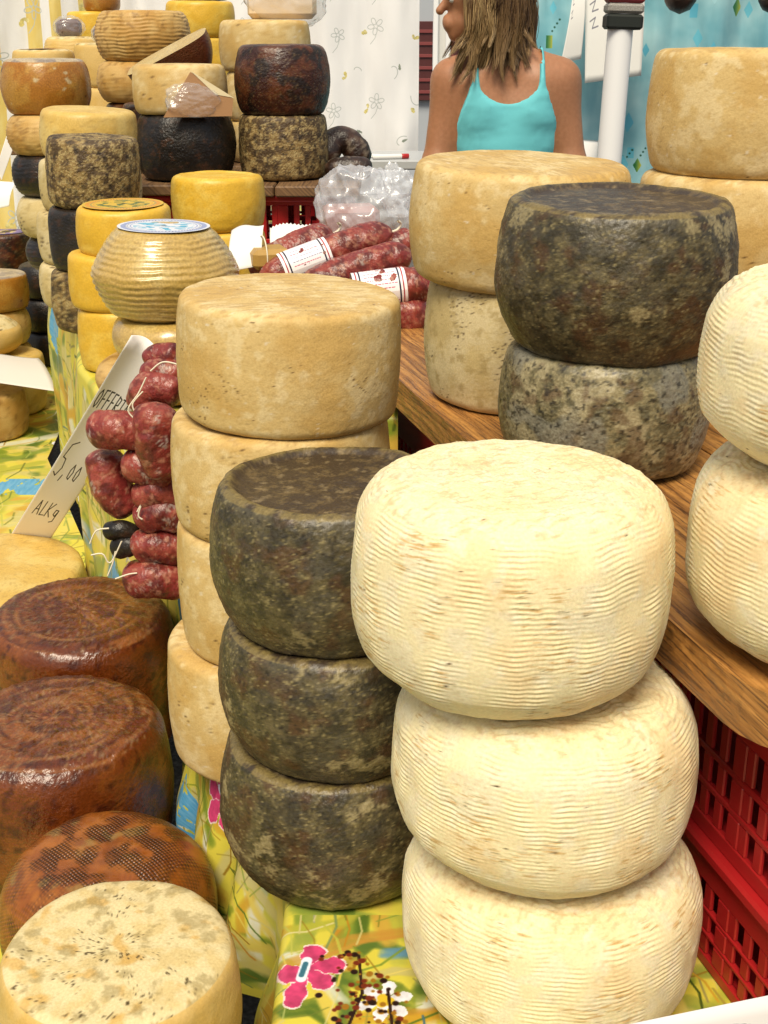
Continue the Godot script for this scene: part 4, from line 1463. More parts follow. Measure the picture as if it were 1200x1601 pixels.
	for i in 3:
		var w := wheel(["dark cheese at the bottom of the labelled column", "dark cheese in the middle of the labelled column", "dark cheese with violet and yellow label on top"][i], -1.33, -1.0 + i * 0.126, -4.5, 0.10, 0.127, 4.0, "redbrown", 46 + i, 0, "", 0.0, gb)
		if i == 2: label_disc(w, 0.10, 0.127, 4.0, 0.7, round_label(Color(0.45, 0.38, 0.62), Color(0.25, 0.20, 0.45), Color(0.86, 0.76, 0.25), Color(0.9, 0.85, 0.5), 3))
	# heaped small cheeses
	var gs := "heaped small cheeses"
	wheel("brown flat cheese at the bottom under the wrapped labelled one", -0.325, -0.5, -1.880, 0.112, 0.056, 3.0, "ribbed", 51, 0, "", 0.0, gs)
	wheel("flat cheese in shiny wrap under the blue labelled one", -0.307, -0.4445, -1.874, 0.101, 0.066, 3.0, "gold", 52, 0, "", 0.0, gs, 0.0, Vector2.ZERO, "wrapped")
	var m1 := wheel("ribbed yellow cheese in shiny wrap with blue and white label", -0.323, -0.379, -1.874, 0.108, 0.127, 2.35, "gold", 53, 1, "rib", 0.0, gs, 0.0, Vector2(0.015, -0.02), "wrapped")
	label_disc(m1, 0.108, 0.127, 2.35, 0.62, round_label(Color(0.82, 0.84, 0.88), Color(0.55, 0.60, 0.76), Color(0.20, 0.56, 0.72), Color(0.35, 0.68, 0.80), 9))
	wheel("waxy orange yellow cheese at the bottom of the yellow stack", -0.42, -0.5, -2.05, 0.079, 0.101, 5.0, "wax", 54, 0, "", 0.0, gs)
	wheel("waxy orange yellow cheese in the middle of the yellow stack", -0.429, -0.4, -2.05, 0.079, 0.087, 5.0, "wax", 55, 0, "", 0.0, gs)
	var n1 := wheel("waxy yellow cheese with green label topping the yellow stack", -0.413, -0.314, -2.05, 0.075, 0.073, 5.0, "wax", 56, 0, "", 0.0, gs, 0.0, Vector2(0.03, 0))
	label_disc(n1, 0.075, 0.073, 5.0, 0.85, round_label(Color(0.80, 0.66, 0.20), Color(0.80, 0.55, 0.15), Color(0.42, 0.48, 0.18), Color(0.30, 0.36, 0.16), 15))
	wheel("yellow cheese hidden beneath the single yellow one", -0.312, -0.43, -2.44, 0.088, 0.101, 4.5, "wax", 57, 0, "", 0.0, gs)
	wheel("single bright yellow cheese in front of the red crate", -0.312, -0.33, -2.44, 0.088, 0.100, 4.5, "wax", 58, 1, "", 0.003, gs)
	wheel("mottled brown cheese at the bottom of the mottled stack", -0.528, -0.5, -2.36, 0.092, 0.110, 4.0, "mottled", 59, 0, "", 0.0, gs)
	wheel("blackish cheese in the middle of the mottled stack", -0.522, -0.391, -2.36, 0.092, 0.114, 4.0, "black", 60, 0, "", 0.0, gs)
	wheel("mottled golden brown cheese topping the stack beside the yellow wheels", -0.528, -0.278, -2.36, 0.084, 0.121, 4.0, "mottled", 61, 1, "lump", 0.0, gs, 0.0, Vector2(0.02, -0.05))
	wheel("pale cheese at the bottom of the column behind the mottled stack", -0.596, -0.5, -2.58, 0.102, 0.088, 4.0, "pale", 62, 0, "", 0.0, gs)
	wheel("pale cheese second in the column behind the mottled stack", -0.593, -0.413, -2.58, 0.101, 0.103, 4.0, "pale", 63, 0, "", 0.0, gs)
	wheel("pale cheese third in the column behind the mottled stack", -0.581, -0.311, -2.58, 0.100, 0.100, 4.0, "pale", 64, 0, "", 0.0, gs)
	wheel("pale yellow cheese topping the column behind the mottled stack", -0.580, -0.212, -2.58, 0.0945, 0.0915, 4.0, "gold", 65, 0, "", 0.0, gs, 0.0, Vector2(0.02, -0.05))
	var rk := [["dark ribbed cheese at the bottom of the orange topped column", -0.734, -0.5, 0.109, 0.077, "black", "rib"], ["pale cheese second in the orange topped column", -0.746, -0.424, 0.110, 0.094, "pale", ""], ["dark ribbed cheese third in the orange topped column", -0.748, -0.331, 0.110, 0.093, "black", "rib"], ["tan ribbed cheese fourth in the orange topped column", -0.752, -0.239, 0.110, 0.088, "ribbed", "rib"]]
	for i in 4:
		var q: Array = rk[i]
		wheel(q[0], q[1], q[2], -3.02, q[3], q[4], 3.0, q[5], 66 + i, 0, q[6], 0.0, gs)
	wheel("glossy orange cheese with whitish top and dark spot", -0.764, -0.152, -3.02, 0.100, 0.119, 3.0, "orange", 70, 1, "", 0.0, gs, 0.5)
	wheel("big black cheese on the worn board beside the mottled wheels", -0.433, -0.28, -2.877, 0.109, 0.138, 3.2, "black", 71, 1, "lump", 0.0, gs)
	wheel("tan cheese on the black one, a wrapped wedge against it", -0.440, -0.143, -2.877, 0.102, 0.101, 4.5, "tan", 72, 0, "", 0.0, gs)
	wheel("rough mottled gold cheese on the worn board under the redbrown one", -0.222, -0.28, -2.898, 0.099, 0.134, 3.5, "mottled", 73, 1, "lump", 0.0, gs, 2.0)
	wheel("dark red brown cheese on top of the rough mottled gold one", -0.221, -0.147, -2.898, 0.104, 0.143, 3.2, "redbrown", 74, 1, "lump", 0.0, gs, 1.0)
	wheel("tan cheese at the bottom of the column behind the redbrown one", -0.281, -0.28, -3.333, 0.115, 0.099, 4.0, "tan", 75, 0, "", 0.0, gs)
	wheel("tan cheese in the middle of the column behind the redbrown one", -0.281, -0.182, -3.333, 0.115, 0.118, 4.0, "tan", 76, 0, "", 0.0, gs)
	wheel("tan cheese topping the column behind the redbrown one", -0.294, -0.065, -3.333, 0.113, 0.118, 4.0, "tan", 77, 0, "", 0.0, gs)
	wheel("brown cheese at the bottom of the ribbed tan column", -0.615, -0.28, -3.517, 0.124, 0.133, 4.0, "redbrown", 78, 0, "", 0.0, gs)
	wheel("ribbed tan cheese in the middle of its column", -0.628, -0.148, -3.517, 0.126, 0.104, 3.0, "ribbed", 79, 0, "rib", 0.0, gs)
	wheel("large ribbed tan cheese topping its column", -0.626, -0.045, -3.517, 0.123, 0.122, 3.0, "ribbed", 80, 1, "rib", 0.0, gs)
	wheel("yellow cheese at the bottom of the yellow column at the back", -0.517, -0.28, -3.822, 0.10, 0.148, 4.0, "wax", 81, 0, "", 0.0, gs)
	wheel("yellow cheese in the middle of the yellow column at the back", -0.516, -0.133, -3.822, 0.097, 0.148, 4.0, "wax", 82, 0, "", 0.0, gs)
	var y1 := wheel("bright yellow cheese with green label topping the yellow column at the back", -0.517, 0.014, -3.822, 0.097, 0.096, 4.5, "wax", 83, 0, "", 0.0, gs)
	label_disc(y1, 0.097, 0.096, 4.5, 0.8, round_label(Color(0.82, 0.80, 0.55), Color(0.4, 0.5, 0.25), Color(0.40, 0.50, 0.28), Color(0.6, 0.62, 0.4), 21))
	for i in 4:
		wheel(["pale cheese at the bottom of the rearmost column", "pale cheese second in the rearmost column", "pale cheese third in the rearmost column", "yellow cheese topping the rearmost column, a brown one on it"][i], -0.955, -0.28 + i * 0.094, -4.45, 0.085, 0.095, 4.0, "wax" if i == 3 else "cream", 84 + i, 0, "", 0.0, gs)
	wheel("small brown cheese on the rearmost yellow one", -0.92, 0.097, -4.45, 0.06, 0.06, 4.0, "orange", 88, 0, "", 0.0, gs)
	for i in 2:
		wheel(["pale cheese under the pale one left alone beside the ribbed column", "pale cheese beside the ribbed column on another pale one"][i], -0.81, -0.28 + i * 0.158, -3.95, 0.10, [0.159, 0.122][i], 4.0, "cream", 90 + i, 0, "", 0.0, gs)
	for i in 3:
		wheel(["pale ribbed cheese at the bottom of the narrow back column", "pale ribbed cheese in the middle of the narrow back column", "pale ribbed cheese topping the narrow back column"][i], -0.955, -0.28 + i * 0.099, -4.15, 0.09, 0.10, 3.0, "cream", 92 + i, 0, "rib", 0.0, gs)
	for i in 4:
		var w2 := wheel(["cream cheese at the bottom of the narrow column behind the orange one", "cream cheese second in the narrow column behind the orange one", "cream cheese third in the narrow column behind the orange one", "cream cheese with pink label behind the orange one"][i], -0.865, -0.5 + i * 0.121, -3.42, 0.08, 0.122, 4.0, "cream", 95 + i, 0, "", 0.0, gs)
		if i == 3: label_disc(w2, 0.08, 0.122, 4.0, 0.75, round_label(Color(0.80, 0.45, 0.42), Color(0.85, 0.75, 0.70), Color(0.75, 0.40, 0.38), Color(0.86, 0.60, 0.55), 27))
	for q in [[-0.965, 0.021, -4.15, 0.075, 0.05, 0.05, 0.4, "small dark vacuum packed meat on the narrow pale column"], [-0.81, 0.0035, -3.95, 0.07, 0.045, 0.06, -0.3, "small dark packed meat on the pale cheese beside the ribbed column"]]:
		var vp := thing("meat_pack", q[7], "meat", Vector3(q[0], CAM + q[1], q[2]), q[6])
		var sv := newst()
		bx(sv, Vector3(0, q[4] / 2, 0), Vector3(q[3], q[4], q[5]), 0.012)
		obj("meat", fin(sv), smat(lin(0.10, 0.035, 0.02), 0.35), vp)
		obj("film", crumple(Vector3(0, q[4] / 2, 0), Vector3(q[3] * 0.66, q[4] * 0.72, q[5] * 0.7), 41, 0.3, 40), film_mat(0.14), vp)
	# low wooden tray under the single yellow cheese
	var st := newst()
	var tr := thing("wooden_tray", "low wooden tray under the single yellow cheese", "tray", Vector3(-0.24, CAM - 0.5, -2.37))
	uvs = Vector2(2, 1)
	for i in 3:
		var s2 := newst()
		bx(s2, Vector3(-0.12 + i * 0.12, 0.0605, 0), Vector3(0.117, 0.018, 0.38), 0.002)
		obj("slat", fin(s2), MT.old_board, tr)
	for z in [-0.17, 0.17]:
		bx(st, Vector3(0, 0.026, z), Vector3(0.34, 0.050, 0.02), 0.002)
	obj("runner", fin(st), MT.old_board, tr)
	uvs = Vector2.ZERO
	wheel("red brown cheese hidden behind the black one under the halved cheese", -0.515, -0.28, -3.10, 0.098, 0.150, 4.0, "redbrown", 101, 0, "", 0.0, gs)
	half_wheel()
	wedge()
	var pw := thing("cheese_piece", "pale cut cheese in clear film on the column behind the redbrown one", "cheese", Vector3(-0.252, CAM + 0.0548, -3.36), 0.15)
	var s3 := newst()
	bx(s3, Vector3(0, 0.062, 0), Vector3(0.165, 0.12, 0.10), 0.012)
	obj("cut_block", fin(s3), smat(lin(0.72, 0.56, 0.36), 0.5), pw)
	obj("film", crumple(Vector3(0.012, 0.062, 0.004), Vector3(0.112, 0.088, 0.076), 31, 0.35, 60), film_mat(0.16), pw)

# half a wheel lying on its cut side against the ribbed column
func half_wheel() -> void:
	var R := 0.105
	var T := 0.075
	var P := PackedVector3Array()
	var C := PackedColorArray()
	var t := thing("half_cheese", "halved cheese with dark red rind leaning on a tan wheel", "cheese", Vector3(-0.497, CAM - 0.017, -3.075))
	t.basis = Basis(Vector3(1, 0, 0), deg_to_rad(20)) * Basis(Vector3(0, 0, 1), deg_to_rad(27))
	var rows := 34
	var cols := 40
	var prof := []
	for i in rows:
		var a := -PI / 2 + PI * i / (rows - 1)
		prof.append(Vector2(R * pow(absf(cos(a)), 0.55), T / 2 * signf(sin(a)) * pow(absf(sin(a)), 0.55)))
	for i in rows:
		for j in cols:
			var a := PI + PI * j / (cols - 1)
			var v := Vector3(prof[i].x * cos(a), prof[i].x * sin(a) + R * 0.9, prof[i].y)
			v.y = v.y - R * 0.9
			P.append(v)
			C.append(rind("redbrown", v, 0.5, 0.0, Vector3(7, 3, 1)).lerp(Color(0.26, 0.060, 0.016), 0.6))
	obj("rind", grid_mesh(P, rows, cols, C), MT.redbrown, t)
	var Q := PackedVector3Array()
	var D := PackedColorArray()
	for i in rows:
		for j in 20:
			var v := Vector3(lerpf(-prof[i].x, prof[i].x, j / 19.0), 0.0, prof[i].y)
			Q.append(v)
			D.append(rind("gold", v, 0.5, 0.0, Vector3(2, 8, 1)))
	obj("cut_face", grid_mesh(Q, rows, 20, D), MT.wrapped, t)

# wrapped wedge standing against the tan wheel on the black one
func wedge() -> void:
	var t := thing("cheese_wedge", "wedge of cheese in crumpled clear film on the black cheese", "cheese", Vector3(-0.385, CAM - 0.143, -2.76), 0.35)
	var st := newst()
	var h := 0.075
	var A := [Vector3(-0.075, 0, 0.0), Vector3(0.07, 0, 0.0), Vector3(-0.01, 0, -0.05)]
	var B := [Vector3(-0.012, 0.088, -0.01), Vector3(0.075, 0.035, -0.004), Vector3(0.0, 0.085, -0.045)]
	var ctr := Vector3(0, 0.035, -0.02)
	tri(st, A[0], A[1], A[2], ctr)
	quad(st, A[0], A[1], B[1], B[0], ctr)
	quad(st, A[0], A[2], B[2], B[0], ctr)
	quad(st, A[1], A[2], B[2], B[1], ctr)
	obj("rind", fin(st), smat(lin(0.36, 0.19, 0.08), 0.5), t)
	var st2 := newst()
	var o := Vector3(0.0015, 0.0015, 0.0008)
	tri(st2, B[0] + o, B[1] + o, B[2] + o, ctr)
	tri(st2, B[0] + o, B[1] + o, (B[0] + B[1]) / 2 + Vector3(0.006, -0.018, 0.003), ctr)
	obj("cut_face", fin(st2), smat(lin(0.68, 0.58, 0.36), 0.4), t)
	obj("film", crumple(Vector3(-0.01, 0.03, -0.008), Vector3(0.062, 0.036, 0.026), 5, 0.5), film_mat(0.13), t)

func film_mat(alpha: float) -> StandardMaterial3D:
	var m := smat(Color(0.92, 0.94, 0.97, alpha), 0.16, 0.7)
	m.transparency = BaseMaterial3D.TRANSPARENCY_ALPHA
	return m

# crumpled bag-like surface
func crumple(c: Vector3, r: Vector3, sd: int, amt := 0.5, n := 60) -> ArrayMesh:
	var P := PackedVector3Array()
	for i in n:
		var th := PI * i / (n - 1)
		for j in n + 1:
			var a := TAU * (j % n) / n
			var d := Vector3(sin(th) * cos(a), cos(th), sin(th) * sin(a))
			var f := 1.0 + amt * 0.55 * FB.get_noise_3dv(d * 0.9 + Vector3(sd, 0, 0)) - amt * 0.42 * (CE.get_noise_3dv(d * 1.7 + Vector3(0, sd, 0)) + 1.0) - amt * 0.16 * (CE.get_noise_3dv(d * 4.5 + Vector3(sd, sd, 0)) + 1.0)
			var v := d * f * r
			v.y = maxf(v.y, -r.y * 0.88)
			P.append(c + v)
	return grid_mesh(P, n, n + 1, PackedColorArray(), PackedVector2Array(), true)

func band_image(sd: int, pink: bool) -> Image:
	var im := Image.create(256, 128, false, Image.FORMAT_RGB8)
	im.fill(Color(0.93, 0.91, 0.92))
	for x in [14, 236]:
		for y in 128:
			for k in 6: im.set_pixel(x + k, y, Color(0.62, 0.12, 0.18))
	for x in [30, 218]:
		for y in 128:
			for k in 8: im.set_pixel(x + k, y, Color(0.12, 0.14, 0.22))
	rng.seed = sd
	for l in 8:
		var y := 12 + l * 14
		var x := 56
		while x < 200:
			var w := rng.randi_range(4, 16)
			stroke(im, [Vector2(x, y), Vector2(x + w, y)], 1.4, Color(0.72, 0.30, 0.42) if pink or l % 3 == 0 else Color(0.45, 0.47, 0.60))
			x += w + 6
	im.generate_mipmaps()
	return im

func salami(label: String, a: Vector3, b: Vector3, r: float, sd: int, band := -1.0, pink := false) -> void:
	var t := thing("salami", label, "salami", Vector3.ZERO, 0, "salamis on the board")
	var mid := (a + b) / 2 + Vector3(0, 0.004, 0)
	obj("casing", sausage_mesh([a, a.lerp(mid, 0.5), mid, mid.lerp(b, 0.5), b], r, sd, 110, 52), MT.salami, t)
	var ax := (b - a).normalized()
	var tie := obj("twine", twine_mesh([b - ax * 0.004, b + ax * 0.010, b + ax * 0.016 + Vector3(0, 0.008, 0), b + ax * 0.006 + Vector3(0.004, 0.016, 0.004)], 0.0022, 12), MT.twine, t)
	if band >= 0.0:
		var s := ax.cross(Vector3.UP).normalized()
		var u := s.cross(ax).normalized()
		var c := a.lerp(b, band) + Vector3(0, 0.003, 0)
		var P := PackedVector3Array()
		var U := PackedVector2Array()
		for i in 10:
			for j in 25:
				var an := TAU * j / 24
				P.append(c + ax * (i / 9.0 - 0.5) * 0.085 + (s * cos(an) + u * sin(an)) * (r * 1.04))
				U.append(Vector2(i / 9.0, j / 24.0 * 3.0))
		var m := smat(Color.WHITE, 0.4)
		m.albedo_texture = tex(band_image(sd, pink))
		m.texture_repeat = true
		obj("paper_band", grid_mesh(P, 10, 25, PackedColorArray(), U), m, t)

func meats() -> void:
	# lying on the board behind the tan stack
	salami("salami at the bottom of the heap, beside the pale cheese", at(520, 505, 2.03), at(676, 492, 2.04), 0.030, 1)
	salami("salami with pink printed band at the edge of the heap", at(540, 462, 2.03), at(676, 444, 2.05), 0.030, 2, 0.38, true)
	salami("salami without band, a white spot on it, in the heap", at(470, 452, 2.08), at(643, 396, 2.12), 0.028, 3)
	salami("salami with blue and red striped white band", at(405, 440, 2.12), at(613, 362, 2.19), 0.029, 4, 0.34)
	salami("salami at the back of the heap below the plastic bag", at(390, 425, 2.20), at(520, 365, 2.26), 0.028, 5)
	salami("salami hidden in the middle of the heap", at(500, 475, 2.12), at(655, 450, 2.13), 0.028, 6)
	salami("short salami at the tan cheese behind the others", at(600, 405, 2.17), at(648, 372, 2.2), 0.024, 7)
	salami("salami lying underneath the back of the heap", at(400, 470, 2.2), at(560, 440, 2.22), 0.03, 8)
	# plastic bag of cold cuts
	var pb := thing("plastic_bag", "crumpled clear plastic bag behind the salamis", "bag", Vector3.ZERO)
	var bc := at(570, 345, 2.36)
	obj("film", crumple(bc, Vector3(0.092, 0.105, 0.07), 12, 0.6, 120), film_mat(0.26), pb)
	obj("film_fold", crumple(at(620, 300, 2.34), Vector3(0.034, 0.05, 0.02), 19, 0.7, 70), film_mat(0.26), pb)
	var st := newst()
	bx(st, at(548, 368, 2.37), Vector3(0.10, 0.11, 0.07), 0.01, Basis(Vector3.UP, 0.2))
	obj("meat_block", fin(st), smat(lin(0.40, 0.20, 0.18), 0.4), pb)
	# cured pieces on the worn board
	var c1 := tag(obj("cured_meat", sausage_mesh([at(505, 262, 2.92), at(518, 225, 2.95), at(545, 222, 2.96), at(572, 258, 2.95)], 0.030, 4, 36, 22, "speckmeat"), MT.redbrown), "dark curved cured sausage beside the mottled gold cheese", "meat", "cured meats on the worn board")
	var c2 := tag(obj("cured_meat", sausage_mesh([at(508, 268, 2.86), at(545, 262, 2.85), at(582, 264, 2.86)], 0.024, 8, 30, 20, "speckmeat"), MT.redbrown), "whitish mottled cured sausage lying below the curved one", "meat", "cured meats on the worn board")
	# hanging string of small sausages beside the tan stack
	var t := thing("hanging_sausages", "bunch of tied red sausages hanging beside the tan cheese stack", "sausages", Vector3.ZERO)
	var S := [
		[[230, 572, 1.66], [250, 556, 1.66], [280, 556, 1.65], 0.017],
		[[228, 592, 1.65], [250, 580, 1.64], [285, 588, 1.64], 0.018],
		[[222, 640, 1.64], [235, 608, 1.63], [285, 612, 1.63], 0.024],
		[[142, 670, 1.60], [180, 672, 1.59], [228, 676, 1.60], 0.0255],
		[[245, 628, 1.575], [243, 680, 1.565], [262, 742, 1.58], 0.029],
		[[163, 700, 1.63], [172, 760, 1.62], [210, 797, 1.63], 0.0265],
		[[200, 728, 1.60], [225, 730, 1.59], [268, 748, 1.60], 0.0235],
		[[216, 782, 1.60], [245, 768, 1.59], [285, 772, 1.60], 0.021],
		[[220, 815, 1.60], [250, 800, 1.59], [290, 812, 1.60], 0.024],
		[[212, 856, 1.60], [245, 852, 1.59], [292, 860, 1.60], 0.0235],
		[[204, 908, 1.60], [240, 904, 1.585], [290, 912, 1.60], 0.027],
		[[255, 690, 1.64], [262, 760, 1.65], [262, 860, 1.65], 0.026]]
	var i := 0
	for s in S:
		var p := []
		for k in 3: p.append(at(s[k][0], s[k][1], s[k][2]))
		obj("sausage", sausage_mesh(p, s[3], 20 + i, 70, 56), MT.salami, t)
		i += 1
	for s in [[[182, 860, 1.61], [198, 852, 1.60], [216, 858, 1.60], 0.016], [[165, 832, 1.61], [188, 828, 1.60], [215, 836, 1.61], 0.013]]:
		var p := []
		for k in 3: p.append(at(s[k][0], s[k][1], s[k][2]))
		obj("dried_sausage", sausage_mesh(p, s[3], 50 + i, 24, 18, "black"), MT.black, t)
		i += 1
	for s in [[[235, 580], [255, 566], [285, 572]], [[228, 590], [216, 615], [200, 640], [210, 655]], [[223, 612], [207, 632], [214, 650]], [[214, 800], [220, 790], [216, 806], [222, 812]], [[140, 850], [150, 830], [170, 826]], [[142, 868], [160, 866], [172, 880], [190, 846]], [[168, 900], [176, 880], [180, 862]], [[180, 905], [200, 898], [214, 896]]]:
		var p := []
		for q in s: p.append(at(q[0], q[1], 1.565))
		obj("twine", twine_mesh(p, 0.0011, 20), MT.twine, t)

func papers() -> void:
	# price card leaning beside the sausages
	var im := Image.create(200, 900, false, Image.FORMAT_RGB8)
	im.fill(Color(0.95, 0.94, 0.93))
	var ink := Color(0.10, 0.09, 0.10)
	write_line(im, "OFFERTA", Vector2(12, 175), Vector2(23, 62), 2.2, ink)
	write_line(im, "5", Vector2(16, 370), Vector2(44, 150), 2.2, ink)
	write_line(im, ",00", Vector2(56, 455), Vector2(30, 66), 2.2, ink)
	write_line(im, "AL", Vector2(34, 640), Vector2(32, 70), 2.2, ink)
	write_line(im, "Kg", Vector2(96, 640), Vector2(34, 70), 2.2, ink)
	im.generate_mipmaps()
	var m := smat(Color.WHITE, 0.7)
	m.albedo_texture = tex(im)
	var card := obj("price_card", paper_mesh(at(8, 850, 2.20), at(66, 862, 2.195), at(262, 556, 1.665), at(203, 530, 1.68), 0.002, -0.012, 20), m)
	tag(card, "long tilted price card reading OFFERTA 5,00 AL Kg", "price card")
	# card at the near corner of the table
	var im2 := Image.create(512, 256, false, Image.FORMAT_RGB8)
	im2.fill(Color(0.90, 0.89, 0.90))
	var pts := []
	for k in 33: pts.append(Vector2(250 + 110 * cos(k * TAU / 32), 62 + 40 * sin(k * TAU / 32)))
	stroke(im2, pts, 3.0, ink)
	stroke(im2, [Vector2(330, 70), Vector2(400, 60), Vector2(380, 200), Vector2(460, 210)], 3.0, ink)
	im2.generate_mipmaps()
	var m2 := smat(Color.WHITE, 0.6)
	m2.albedo_texture = tex(im2)
	var card2 := obj("price_card", paper_mesh(Vector3(0.115, 0.6425, -0.662), Vector3(0.40, 0.6425, -0.60), at(1330, 1530, 0.61), at(985, 1601, 0.672), 0.002), m2)
	tag(card2, "white price card with black ink loop standing before the white stack", "price card")
	# curved paper over the brown cheese on the bench
	var p3 := obj("paper_sheet", paper_mesh(at(-60, 590, 3.22), at(88, 612, 3.2), at(60, 560, 3.42), at(-60, 556, 3.42), 0.012, 0.01), MT.paper)
	tag(p3, "curved blank paper tag lying on the brown sided cheese", "paper")
	# deli papers beside the single yellow cheese
	var p4 := obj("paper_sheet", paper_mesh(at(425, 408, 2.24), at(492, 392, 2.24), at(487, 352, 2.30), at(423, 362, 2.30), 0.008, 0.012, 24, 0.004), MT.white_paper)
	tag(p4, "white deli paper with toothed edge behind the brown parcel", "paper")
	var p5 := obj("paper_sheet", paper_mesh(at(355, 425, 2.12), at(408, 415, 2.14), at(412, 352, 2.20), at(362, 364, 2.22), 0.012, 0.01, 18), MT.white_paper)
	tag(p5, "white wrapping paper beside the wrapped labelled cheese", "paper")
	var st := newst()
	var w := thing("parcel", "small brown wrapped parcel tied with string near the salamis", "parcel", at(420, 402, 2.16), 0.3)
	bx(st, Vector3.ZERO, Vector3(0.066, 0.034, 0.07), 0.008)
	obj("wrapping", fin(st), smat(lin(0.40, 0.24, 0.06), 0.5), w)
	obj("string", ring_mesh(Vector3(-0.01, 0, 0), Vector3(1, 0, 0), 0.036), MT.twine, w)
	# price strips at the far end of the bench
	var p6 := obj("price_strip", paper_mesh(at(-6, 262, 3.3), at(2, 282, 3.3), at(24, 222, 3.34), at(12, 205, 3.34), 0.0), MT.white_paper)
	tag(p6, "narrow white strip leaning beside the ribbed cheese column", "paper")
	var p7 := obj("price_strip", paper_mesh(at(-20, 330, 3.25), at(14, 322, 3.25), at(26, 285, 3.3), at(-20, 282, 3.3), 0.01), MT.white_paper)
	tag(p7, "white paper scrap low beside the dark ribbed cheese", "paper")

func backdrop() -> void:
	# counter behind the stall
	var t := thing("counter", "pale grey counter behind the stall below the white curtain", "counter", Vector3(0.03, 0, -4.50))
	var st := newst()
	bx(st, Vector3(0, 1.045, 0), Vector3(0.58, 0.03, 0.40), 0.004)
	obj("counter_top", fin(st), smat(lin(0.42, 0.44, 0.46), 0.35), t)
	for q in [[-0.26, -0.17], [0.26, -0.17], [-0.26, 0.17], [0.26, 0.17]]:
		var s2 := newst()
		bx(s2, Vector3(q[0], 0.515, q[1]), Vector3(0.04, 1.03, 0.04), 0.003)
		obj("leg", fin(s2), MT.metal_white, t)
	tag(obj("paper_sheet", paper_mesh(Vector3(-0.09, 1.0625, -4.42), Vector3(0.04, 1.0625, -4.36), Vector3(0.07, 1.0625, -4.48), Vector3(-0.07, 1.0625, -4.55), 0.002), MT.white_paper), "white paper lying on the pale grey counter", "paper")
	var pen := thing("marker_pen", "white marker pen with red cap on the counter", "pen", Vector3(0.02, 1.0685, -4.345), 0.35)
	obj("barrel", tube(PackedVector3Array([Vector3(-0.06, 0, 0), Vector3(-0.0599, 0, 0), Vector3(0.04, 0, 0), Vector3(0.0401, 0, 0)]), PackedFloat32Array([0.0002, 0.008, 0.008, 0.0002]), 12), MT.white_paper, pen)
	obj("cap", tube(PackedVector3Array([Vector3(0.0405, 0, 0), Vector3(0.0406, 0, 0), Vector3(0.065, 0, 0), Vector3(0.0651, 0, 0)]), PackedFloat32Array([0.0002, 0.0085, 0.0085, 0.0002]), 12), MT.red_plastic, pen)
	# curtains on rails
	var wm := cloth_mat(white_curtain_image(0.0), 0.6, Vector3(1.0 / 0.46, 1.0 / 0.92, 1))
	wm.backlight_enabled = true
	wm.backlight = Color(0.8, 0.8, 0.8)
	tag(obj("curtain", curtain_mesh(-1.0, 0.125, -4.80, 1.03, 2.45, 3, 0.022), wm), "white curtain printed with grey flowers and yellow petals", "curtain")
	var wy := cloth_mat(white_curtain_image(1.0), 0.6, Vector3(1.0 / 0.7, 1.0 / 1.4, 1))
	wy.backlight_enabled = true
	wy.backlight = Color(0.8, 0.8, 0.8)
	tag(obj("curtain", curtain_mesh(-2.6, -1.0, -5.15, 0.3, 2.45, 8, 0.03), wy), "white and yellow striped curtain at the far end of the bench", "curtain")
	var tm := cloth_mat(teal_curtain_image(), 0.35, Vector3(1.0 / 0.8, 1.0 / 0.8, 1))
	tm.backlight_enabled = true
	tm.backlight = Color(0.45, 0.45, 0.45)
	tag(obj("curtain", curtain_mesh(0.50, 2.3, -4.75, 0.25, 2.45, 14, 0.04, 13.0), tm), "teal plastic curtain printed with diamonds behind the woman", "curtain")
	for q in [[-2.65, 0.16, -4.98, "white rail carrying the white curtains"], [0.16, 2.35, -4.75, "white rail carrying the teal curtain"]]:
		var rl := tube(PackedVector3Array([Vector3(q[0], 2.47, q[2]), Vector3(q[0] + 0.001, 2.47, q[2]), Vector3(q[1] - 0.001, 2.47, q[2]), Vector3(q[1], 2.47, q[2])]), PackedFloat32Array([0.0005, 0.016, 0.016, 0.0005]), 14)
		tag(obj("curtain_rail", rl, MT.metal_white), q[3], "rail")
	# frame post beside the white curtain
	var fp := thing("frame_post", "white framed post between white curtain and woman", "post", Vector3(0.205, 0, -4.80))
	for x in [-0.022, 0.022]:
		var s3 := newst()
		bx(s3, Vector3(x, 1.23, 0), Vector3(0.018, 2.46, 0.05), 0.003)
		obj("upright", fin(s3), MT.metal_white, fp)
	var s4 := newst()
	bx(s4, Vector3(0, 1.23, -0.006), Vector3(0.027, 2.44, 0.03), 0.001)
	obj("inset", fin(s4), smat(lin(0.60, 0.60, 0.58), 0.5), fp)
	# pole with coloured sleeve
	var lean := Basis(Vector3(0, 0, 1), deg_to_rad(-1.6))
	var po := thing("stall_pole", "white round pole with dark green white and red sleeve", "pole", Vector3(0.535, 0, -3.30))
	po.basis = lean
	obj("tube", tube(PackedVector3Array([Vector3(0, 0, 0), Vector3(0, 0.001, 0), Vector3(0, 2.4, 0), Vector3(0, 2.401, 0)]), PackedFloat32Array([0.001, 0.031, 0.031, 0.001]), 32), MT.metal_white, po)
	var cols := [lin(0.012, 0.022, 0.016), lin(0.62, 0.62, 0.60), lin(0.50, 0.03, 0.05)]
	var ys := [1.452, 1.488, 1.512, 1.62]
	for k in 3:
		var s5 := newst()
		bx(s5, Vector3(0.004, (ys[k] + ys[k + 1]) / 2, 0), Vector3(0.088, ys[k + 1] - ys[k] - 0.001, 0.075), 0.006)
		var sm2 := smat(cols[k], 0.55)
		sm2.albedo_texture = TX.speck
		sm2.uv1_triplanar = true
		sm2.uv1_scale = Vector3.ONE * 9
		obj("sleeve", fin(s5), sm2, po)
